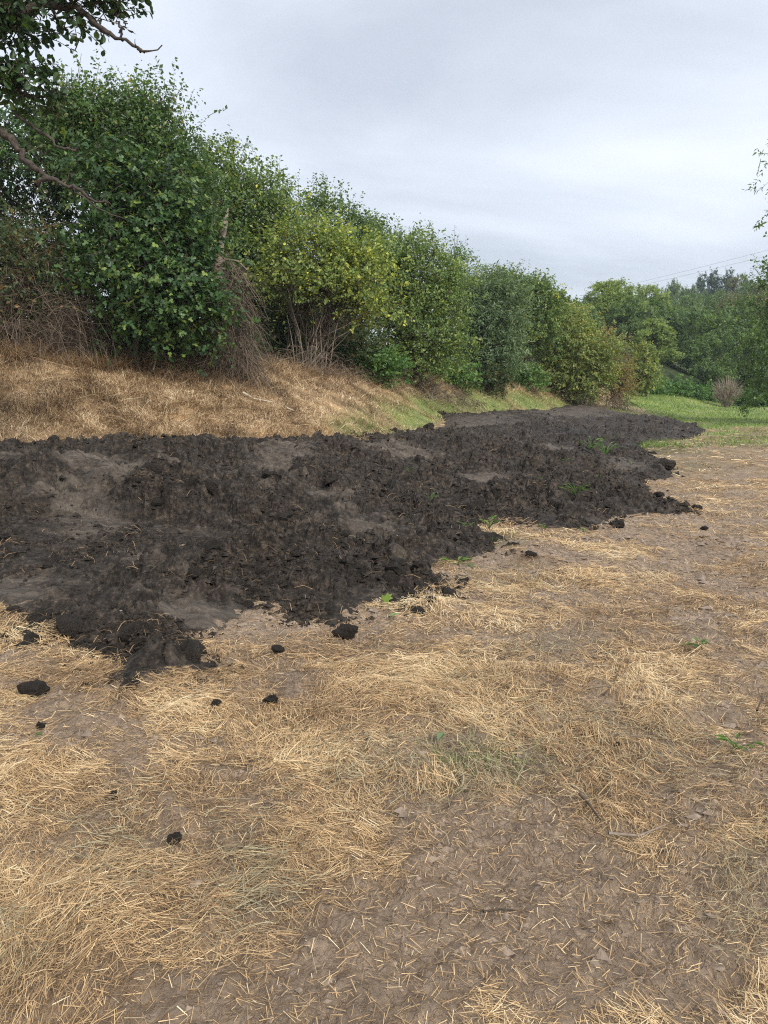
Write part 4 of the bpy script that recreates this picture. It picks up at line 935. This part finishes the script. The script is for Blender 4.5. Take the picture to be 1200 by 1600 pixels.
limb([((-6.3, 7.7, 5.6), 0), (-180, 60), (-60, 35), (0, 28), (40, 20), (85, 6), (125, 18), (160, 44), (190, 60), (222, 79), (252, 75)], .085, .007)
limb([(188, 58), (190, 48), (184, 32), (188, 15), (186, 2)], .020, .006, nm='dead_twig'); limb([(189, 50), (194, 42), (195, 36)], .014, .006, nm='dead_twig'); limb([(214, 75), (212, 62)], .01, .004, nm='dead_twig'); limb([(222, 79), (216, 76), (225, 81)], .014, .01, nm='dead_twig')
limb([(75, 5), (84, 20), (88, 28)], .03, .012, nm='stub')
limb([((-6.35, 7.7, 4.9), 0), (-170, 60), (-60, 100), (0, 126), (35, 146), (60, 152), (78, 150)], .07, .010)
limb([((-6.4, 7.7, 4.4), 0), (-160, 150), (-60, 190), (0, 207), (22, 222), (42, 250), (64, 268), (75, 280), (100, 287), (125, 300), (150, 313), (168, 318)], .065, .010)
limb([(112, 291), (122, 303), (150, 324), (195, 341)], .018, .005, nm='dead_twig'); limb([(72, 276), (62, 282), (54, 291)], .04, .025, nm='stub')
limb([(20, 170), (50, 196), (72, 212), (95, 230), (118, 233), (124, 226)], .022, .012, nm='dead_twig'); limb([(95, 285), (112, 270), (120, 255), (130, 245)], .012, .004, nm='dead_twig')
LB = px_lobes([(20, 15, 42, 22), (60, 0, 40, 22), (125, 5, 32, 14), (145, 30, 14, 12), (-60, 20, 70, 50), (20, 105, 24, 26), (45, 130, 24, 26), (-10, 140, 30, 30), (-60, 130, 60, 50), (60, 165, 16, 14), (-30, 90, 30, 22), (100, -40, 90, 30), (-120, -80, 150, 80), (0, 180, 16, 20), (183, 3, 6, 4), (95, 22, 26, 16), (30, 30, 30, 14), (5, 50, 14, 12)], OD)
LP, ax, nr, ls, ti, tw, P = crown(LB, 8500, .085, 'oak', twig=.22, per=7, cluster=.10, seed=77, inner=.5, tint0=.45, low=1, droop=.35)
V, f, kv = leaves(LP - ob, ax, nr, ls, 'oak'); obj('crown', mesh_np('crown', V, [f], {'tint': np.repeat(ti, kv)}), M['oak'], oak, kind='stuff')
V, f = tubes(tw - ob, np.array([.006, .004, .002])[None].repeat(len(tw), 0), 3); obj('twigs', mesh_np('twigs', V, [f], {'tint': np.repeat(rng.uniform(0, .6, len(tw)), 9)}), M['twig'], oak, kind='stuff')
# bare twigs of the elder top
EL = [o for o in col.objects if o.get('label', '').startswith('tall thin-topped elder')][0]; eb = np.array(EL.location)
n = 90; ex = rng.uniform(55, 150, n); D_ = 17.0
p0 = at(ex, 260 + rng.uniform(-40, 40, n), D_); p1 = at(ex + rng.normal(4, 14, n), np.interp(ex, [50, 90, 120, 150], [150, 92, 88, 130]) + rng.uniform(0, 90, n), D_ + .3)
t = np.linspace(0, 1, 5); Q = p0[:, None] * (1 - t)[None, :, None] + p1[:, None] * t[None, :, None] + rng.normal(0, .05, (n, 5, 3)) * t[None, :, None]
V, f = tubes(Q - eb, np.linspace(.011, .004, 5)[None].repeat(n, 0), 4)
obj('bare_twigs', mesh_np('bare_twigs', V, [f], {'tint': np.repeat(rng.uniform(.3, 1, n), 20)}), M['twig'], EL, kind='stuff')

# ------------------------------------------------------------------ tree at the right edge
shrub('edge_tree', 'dark leafy tree cut by the right frame edge', 'tree', (1240, 640), 32,
      [(1215, 545, 62, 85), (1208, 455, 42, 50), (1225, 600, 65, 45), (1260, 420, 60, 60), (1290, 500, 80, 110)], 'oval', 'far', 18000, .13, stems=7, stem_r=.09, tint0=.35, single=True, low=.8, shoots=20)
shrub('overhanging_tree', 'leafy branch tips hanging in high at the right edge', 'tree', (1330, 700), 15,
      [(1216, 246, 24, 28), (1224, 325, 18, 24), (1220, 398, 18, 20), (1250, 260, 40, 60), (1300, 200, 70, 90), (1290, 350, 60, 90)], 'long', 'far', 5000, .10, stems=8, stem_r=.06, twig=.35, cluster=.14, tint0=.4, single=True, low=1, droop=.5)

# ------------------------------------------------------------------ far trees
def far_proto(seed, kind):
    r_ = np.random.default_rng(seed); LB = []
    if kind == 'conifer':
        for i in range(9):
            h = .18 + .8 * i / 9; rr = .34 * (1.08 - h)
            for j in range(4): a = j * 1.57 + i; LB.append((np.array([np.cos(a) * rr * .6, np.sin(a) * rr * .6, h]), np.array([rr * .8 + .02, rr * .8 + .02, .055])))
    else:
        for i in range(26):
            h = r_.uniform(.18, .86); prof = .36 * math.sin(math.pi * min(1, (h + .12) / 1.08)) ** .7
            a = r_.uniform(0, 6.3); q_ = r_.uniform(.3, .9); s = r_.uniform(.09, .16)
            LB.append((np.array([np.cos(a) * prof * q_, np.sin(a) * prof * q_, h]), np.array([s, s, s * .8])))
    return LB
H0 = 11.0
protos = {}
for key, seed, kind, mat, n_, size in [('a', 1, 'b', 'far', 17000, .31), ('b', 2, 'b', 'far', 17000, .31), ('c', 3, 'b', 'far_light', 17000, .31), ('d', 4, 'b', 'far_olive', 16000, .30), ('k', 6, 'conifer', 'conifer', 9000, .36)]:
    LB = [(c * H0, r_ * H0) for c, r_ in far_proto(seed, kind)]
    LP, ax, nr, ls, ti, tw, P = crown(LB, n_, size, 'oval', twig=.8, per=8, cluster=.32, seed=seed * 31, inner=.2, low=.3, tint0=.48, tintv=.2, up=.3, shoots=40)
    V, f, kv = leaves(LP, ax, nr, ls, 'oval'); cm = mesh_np('crown', V, [f], {'tint': np.repeat(ti, kv)}); cm.materials.append(M[mat])
    T = np.array([[0, 0, -.6], [.1, 0, 2], [0, .1, 5], [.1, 0, 8.5]], float); V, f = tubes(T[None], np.array([[.3, .24, .16, .05]]), 7)
    tm = mesh_np('trunk', V, [f], None, True); tm.materials.append(M['bark'])
    r_ = np.random.default_rng(seed); pi = r_.choice(len(P), 24); s0 = np.stack([np.zeros(24), np.zeros(24), r_.uniform(2, 7, 24)], -1); t = np.linspace(0, 1, 4)
    B = s0[:, None] * (1 - t)[None, :, None] + P[pi][:, None] * t[None, :, None]; V, f = tubes(B, np.linspace(.10, .03, 4)[None].repeat(24, 0), 4)
    lm_ = mesh_np('limbs', V, [f], None, True); lm_.materials.append(M['bark'])
    protos[key] = (cm, tm, lm_)
def far_tree(px, top, D, wpx, key, label, group, base_py=None):
    b = at(px, 600, D); b[2] = float(terrain(b[0], b[1])) - .2
    h = (at(px, top, D)[2] - b[2]) / (.97 * H0)
    w_ = wpx * D / F_PX / (.78 * H0) * (1.25 if D > 120 else 1.05)
    nm = {'k': 'conifer'}.get(key, 'broadleaf_tree')
    o = thing(nm, label, 'tree', b, group, rotz=(px * 1.7 + D) % 6.28); o.scale = (w_, w_, h)
    for nm2, me in zip(('crown', 'trunk', 'limbs'), protos[key]):
        c = bpy.data.objects.new(nm2, me); col.objects.link(c); c.parent = o
        if nm2 == 'crown': c['kind'] = 'stuff'
ROW = [(905, 478, 74, 70, 'a', 'dark tree low behind the round bush, left end of the far tree line'), (943, 446, 80, 90, 'c', 'pale green tree highest at the left of the far tree line'), (985, 462, 76, 90, 'b', 'green tree behind the small yellow bush'),
  (1020, 500, 72, 80, 'c', 'lower light green tree in front of the far tree line'), (1048, 474, 82, 90, 'a', 'dark rounded tree right of the light green pair'), (1092, 480, 74, 95, 'b', 'broad dark tree behind the bramble mounds'), (1130, 470, 84, 90, 'a', 'tall dark tree behind the bare grey bush'),
  (1165, 500, 66, 80, 'b', 'dark tree right of the bare grey bush'), (1205, 478, 70, 90, 'a', 'dark tree half cut by the right edge in the far line'), (920, 462, 98, 70, 'a', 'dark tree top between the ash and the pale green tree'), (968, 444, 100, 80, 'c', 'light green tree top second from left on the far skyline'), (1012, 449, 105, 80, 'c', 'light green tree top below the power lines'),
  (1072, 462, 110, 90, 'b', 'dark tree top in the second row, right of centre'), (1150, 462, 105, 90, 'd', 'olive tree in the second row near the right edge'), (1195, 455, 110, 80, 'd', 'brownish tree in the second row at the right edge'), (870, 500, 70, 70, 'b', 'dark tree filling the gap behind the ash'), (840, 490, 64, 70, 'a', 'dark tree filling the gap behind the willow'),
  (1110, 520, 64, 70, 'b', 'low dark tree just behind the bramble mounds')]
for (px_, top, D_, w_, k_, lab) in ROW: far_tree(px_, top, D_, w_, k_, lab, 'far tree line across the field')
HILL = [(1022, 452, 170, 30, 'd', 'small tree leftmost on the wooded hill'), (1046, 436, 185, 26, 'a', 'lone feathery tree standing up on the hill skyline'), (1066, 446, 180, 36, 'a', 'round dark tree beside the lone one on the hill'), (1086, 430, 185, 30, 'k', 'narrow dark conifer leftmost on the hill'), (1103, 424, 188, 34, 'k', 'tallest dark conifer on the hill'),
  (1126, 424, 185, 34, 'k', 'dark conifer right of the tallest one'), (1143, 430, 180, 40, 'd', 'olive tree between hill conifer and right edge'), (1163, 438, 175, 36, 'a', 'dark round tree on the hill near the right edge'), (1184, 440, 170, 40, 'd', 'brownish tree on the hill at the right edge'), (1210, 436, 175, 44, 'a', 'hill tree cut by the right edge'),
  (1075, 458, 150, 44, 'b', 'tree on the lower hillside below the conifers'), (1110, 452, 155, 46, 'b', 'green tree on the hillside under the tallest conifer'), (1140, 458, 150, 50, 'd', 'tawny tree on the hillside under the olive one'), (1035, 462, 150, 44, 'b', 'tree on the hillside below the lone feathery one'), (1180, 460, 145, 50, 'd', 'tawny tree low on the hillside at right')]
for (px_, top, D_, w_, k_, lab) in HILL: far_tree(px_, top, D_, w_, k_, lab, 'trees on the wooded hill')

# ------------------------------------------------------------------ power lines
A = at(1750, 250, 105); B = at(858, 474, 165)      # the spans run on past the frame and behind the hedge trees
for s, lab in ((-.9, 'upper thin power line crossing the sky above the hill'), (.9, 'lower thin power line crossing the sky above the hill')):
    t = np.linspace(0, 1, 24)[:, None]; a_ = A + [s, 0, 0]; b_ = B + [s, 0, 0]
    L = a_ * (1 - t) + b_ * t; L[:, 2] -= (4 * t * (1 - t))[:, 0] * 1.0 - (s < 0) * 1.0 * (1 - t[:, 0])
    V, f = tubes((L - A)[None], np.full((1, 24), .014), 4)
    tag(obj('power_line', mesh_np('power_line', V, [f]), M['wire'], loc=A), lab, 'power line', 'power lines')

# ------------------------------------------------------------------ small things on the ground
def on_ground(px, py):
    p = hit([px], [py])[0]
    if mud_sd(p[:1], p[1:2])[0] > 0: p[2] = float(mud_z(p[:1], p[1:2])[0][0])
    else: p[2] = float(ground_z(p[0], p[1]))
    return p
def weed(px, py, h_px, n, lab, leaf='long', mat='weed', up=.8, seed=0, size=None, name='weed', wide=1.0):
    b = on_ground(px, py); d = np.hypot(b[0], b[1]); h = h_px * d / F_PX; r_ = np.random.default_rng(seed + px)
    o = thing(name, lab, 'weed', b, 'green weeds along the mud')
    a = r_.uniform(0, 6.3, n); out = np.stack([np.cos(a), np.sin(a), np.zeros(n)], -1) * wide
    t = np.linspace(0, 1, 4); tip = out * (h * r_.uniform(.3, .8, n))[:, None] + np.array([0, 0, 1]) * (h * up * r_.uniform(.5, 1.0, n))[:, None]
    S = tip[:, None] * t[None, :, None]; S[..., 2] += np.sin(t * np.pi)[None] * h * .12
    lm_ = [mesh_np('leaf', np.array(LEAF[leaf][0]), [np.array(LEAF[leaf][1])], {'tint': np.full(len(LEAF[leaf][0]), v)}) for v in (.25, .5, .75)]
    for me in lm_: me.materials.append(M[mat])
    from mathutils import Matrix
    for j in range(n):
        V, f = tubes(S[j:j + 1], np.full((1, 4), h * .012 + .001), 4); me = mesh_np('stalk', V, [f], {'tint': np.full(len(V), .5)}); stk = obj('stalk', me, M[mat], o)
        z = (size or .55) * h * r_.uniform(.7, 1.1); ax_ = unit(out[j] * .8 + np.array([0, 0, .25])); nn = unit(np.array([0, 0, 1.]) - ax_ * ax_[2] + r_.normal(0, .15, 3)); s_ = unit(np.cross(nn, ax_)); nn = np.cross(ax_, s_)
        c = bpy.data.objects.new('leaf', lm_[j % 3]); col.objects.link(c); c.parent = stk; p = S[j, -1] if j % 2 else S[j, 2]
        c.matrix_local = Matrix(((ax_[0] * z, s_[0] * z, nn[0] * z, p[0]), (ax_[1] * z, s_[1] * z, nn[1] * z, p[1]), (ax_[2] * z, s_[2] * z, nn[2] * z, p[2]), (0, 0, 0, 1)))
    return o
weed(945, 722, 26, 12, 'bright green weed on the mud, right of its twin', seed=1); weed(922, 714, 24, 10, 'bright green weed on the mud, left of its twin', seed=2)
weed(764, 828, 22, 10, 'leafy weed beside the straw wisp at the mud edge', 'oval', seed=3); weed(732, 830, 18, 8, 'drooping weed at the mud edge, left of the straw wisp', seed=4, up=.5)
weed(712, 882, 24, 9, 'flattened dock leaves at the mud edge', 'long', seed=5, up=.35, size=.9); weed(738, 888, 14, 6, 'small weed right of the flattened dock', 'oval', seed=6, up=.5)
weed(672, 802, 14, 7, 'tiny pale weed inside the mud', 'oval', seed=7); weed(900, 800, 30, 16, 'tuft of green and dead stalks on the mud lip', 'long', seed=8, up=.7, size=.45, wide=.8)
weed(1090, 1018, 18, 9, 'low dark green weed in straw at right', 'oval', mat='nettle', seed=9, up=.3, size=.7, wide=1.3); weed(1150, 1172, 26, 8, 'green weed with one large leaf near the right edge', 'long', seed=10, up=.8, size=.9)
weed(640, 760, 10, 5, 'tiny green sprout in the middle of the mud', 'long', seed=12); weed(1005, 705, 16, 9, 'green tuft at the notch in the right mud edge', 'long', seed=13)
SPRIGS = [(985, 735, 10, 'tiny green sprig on the mud just left of the upright rim clod'), (1012, 768, 9, 'tiny green sprig in the bay between two mud tongues at right'), (960, 700, 9, 'tiny green sprig on the mud above the bright weed pair'),
  (880, 742, 10, 'tiny green sprig on the mud left of the grey root'), (835, 770, 11, 'tiny green sprig on the mud left of the stalk tuft'), (850, 825, 12, 'small sprig under the mud lip, left of the rough clod'),
  (800, 838, 12, 'small sprig in the straw bay below the mud lip'), (915, 835, 11, 'small sprig at the mud foot below the stalk tuft'), (1030, 700, 9, 'tiny green sprig on the grass between the two far mud tips'),
  (770, 850, 11, 'small sprig at the tip of the middle mud tongue'), (935, 770, 9, 'tiny green sprig on the mud right of the stalk tuft'), (1062, 706, 9, 'tiny green sprig on the track beside the far mud tip')]
for q_, (a_, b_, h_, lab) in enumerate(SPRIGS):
    weed(a_, b_, h_, 5, lab, 'oval' if q_ % 2 else 'long', seed=40 + q_, up=.6, size=.6)
def fallen_leaf(px, py, l_px, lab, leaf, mat, tint, tilt=.5, az=0., nup=1.):
    b = on_ground(px, py); d = np.hypot(b[0], b[1]); z = l_px * d / F_PX
    tv_ = np.array(LEAF[leaf][0], float); ax_ = unit(np.array([math.cos(az), math.sin(az) * .9, tilt])); s_ = unit(np.cross(unit(np.array([0, -1 + nup, nup])), ax_)); nn = np.cross(ax_, s_)
    V = z * (tv_[:, :1] * ax_ + tv_[:, 1:2] * s_ + tv_[:, 2:] * 2 * nn); V[:, 2] += .035
    tag(obj('fallen_leaf', mesh_np('fallen_leaf', V, [np.array(LEAF[leaf][1])], {'tint': np.full(len(V), tint)}), M[mat], loc=b), lab, 'leaf', 'fallen leaves')
fallen_leaf(600, 950, 18, 'yellow-green leaf standing at the lower mud edge', 'maple', 'weed', .9, .8, .3, .4)
fallen_leaf(610, 972, 16, 'pale green leaf lying below the yellow-green one', 'maple', 'willow', 1.0, .2, .2)
fallen_leaf(684, 1168, 22, 'curled dark green leaf alone in the straw, centre', 'oval', 'willow', .6, -.4 + .8, -.6 + 1.6)
fallen_leaf(55, 1157, 11, 'tiny green leaf beside a clod at left', 'oval', 'weed', .3, .1, .5); fallen_leaf(1195, 1178, 20, 'green leaf cut by the right edge', 'long', 'weed', .3, .3, 2.6)
def stick(p, lab, r0, mat='bark', name='stick', lift=.012):
    L = np.array([on_ground(*q_) + [0, 0, lift] for q_ in p]); b = L[0].copy()
    L[1:-1] += rng.normal(0, .012, L[1:-1].shape); V, f = tubes((L - b)[None], .62 * np.linspace(r0, r0 * .5, len(L))[None], 7)
    tag(obj(name, mesh_np(name, V, [f], None, True), M[mat], loc=b), lab, 'stick', 'sticks on the ground')
stick([(943, 1098), (955, 1078), (968, 1058)], 'thin dark stick sloping up in straw, right of centre', .006, lift=.03); stick([(905, 1250), (920, 1268), (938, 1285)], 'split dark stick in the straw hollow, lower right', .010, lift=.03)
stick([(1182, 1120), (1190, 1100)], 'short brown stick near the right edge', .008, lift=.04); stick([(755, 1432), (780, 1430), (805, 1433)], 'straight dark stick on the bare soil', .006)
stick([(380, 620), (397, 626), (425, 634)], 'pale broken branch lying on the dry bank', .04, 'pale_wood', 'fallen_branch', .08); stick([(448, 640), (462, 645)], 'short pale stick lower on the dry bank', .025, 'pale_wood', 'fallen_branch', .05)
stick([(950, 1310), (985, 1302), (1040, 1290)], 'bark strip bridging the straw hollow', .009, 'dead_wood', lift=.03); stick([(1000, 1140), (1050, 1136), (1110, 1138)], 'long dark stalk lying level at right', .005); stick([(240, 590), (246, 575), (250, 565)], 'pale stick leaning at the sycamore foot', .025, 'pale_wood', lift=.15)
stick([(905, 712), (925, 726), (950, 742)], 'grey root lying across the mud beside the green weeds', .03, 'grey_bark', 'root', .01)

# ------------------------------------------------------------------ haze: faint moist air that fades the far trees
hv = [(x, y, z) for x in (-400, 500) for y in (-60, 420) for z in (-14, 60)]
hf = [(0, 1, 3, 2), (4, 6, 7, 5), (0, 4, 5, 1), (2, 3, 7, 6), (0, 2, 6, 4), (1, 5, 7, 3)]
hm = bpy.data.materials.new('haze'); hm.use_nodes = True; ht = hm.node_tree
for n in list(ht.nodes):
    if n.type != 'OUTPUT_MATERIAL': ht.nodes.remove(n)
pv = ht.nodes.new('ShaderNodeVolumePrincipled'); pv.inputs['Color'].default_value = (.82, .90, 1.0, 1); pv.inputs['Density'].default_value = .0005
ht.links.new(pv.outputs[0], ht.nodes[0].inputs['Volume'])
hz = obj('haze', mesh_np('haze', np.array(hv, float), [np.array(hf)]), hm, kind='stuff')
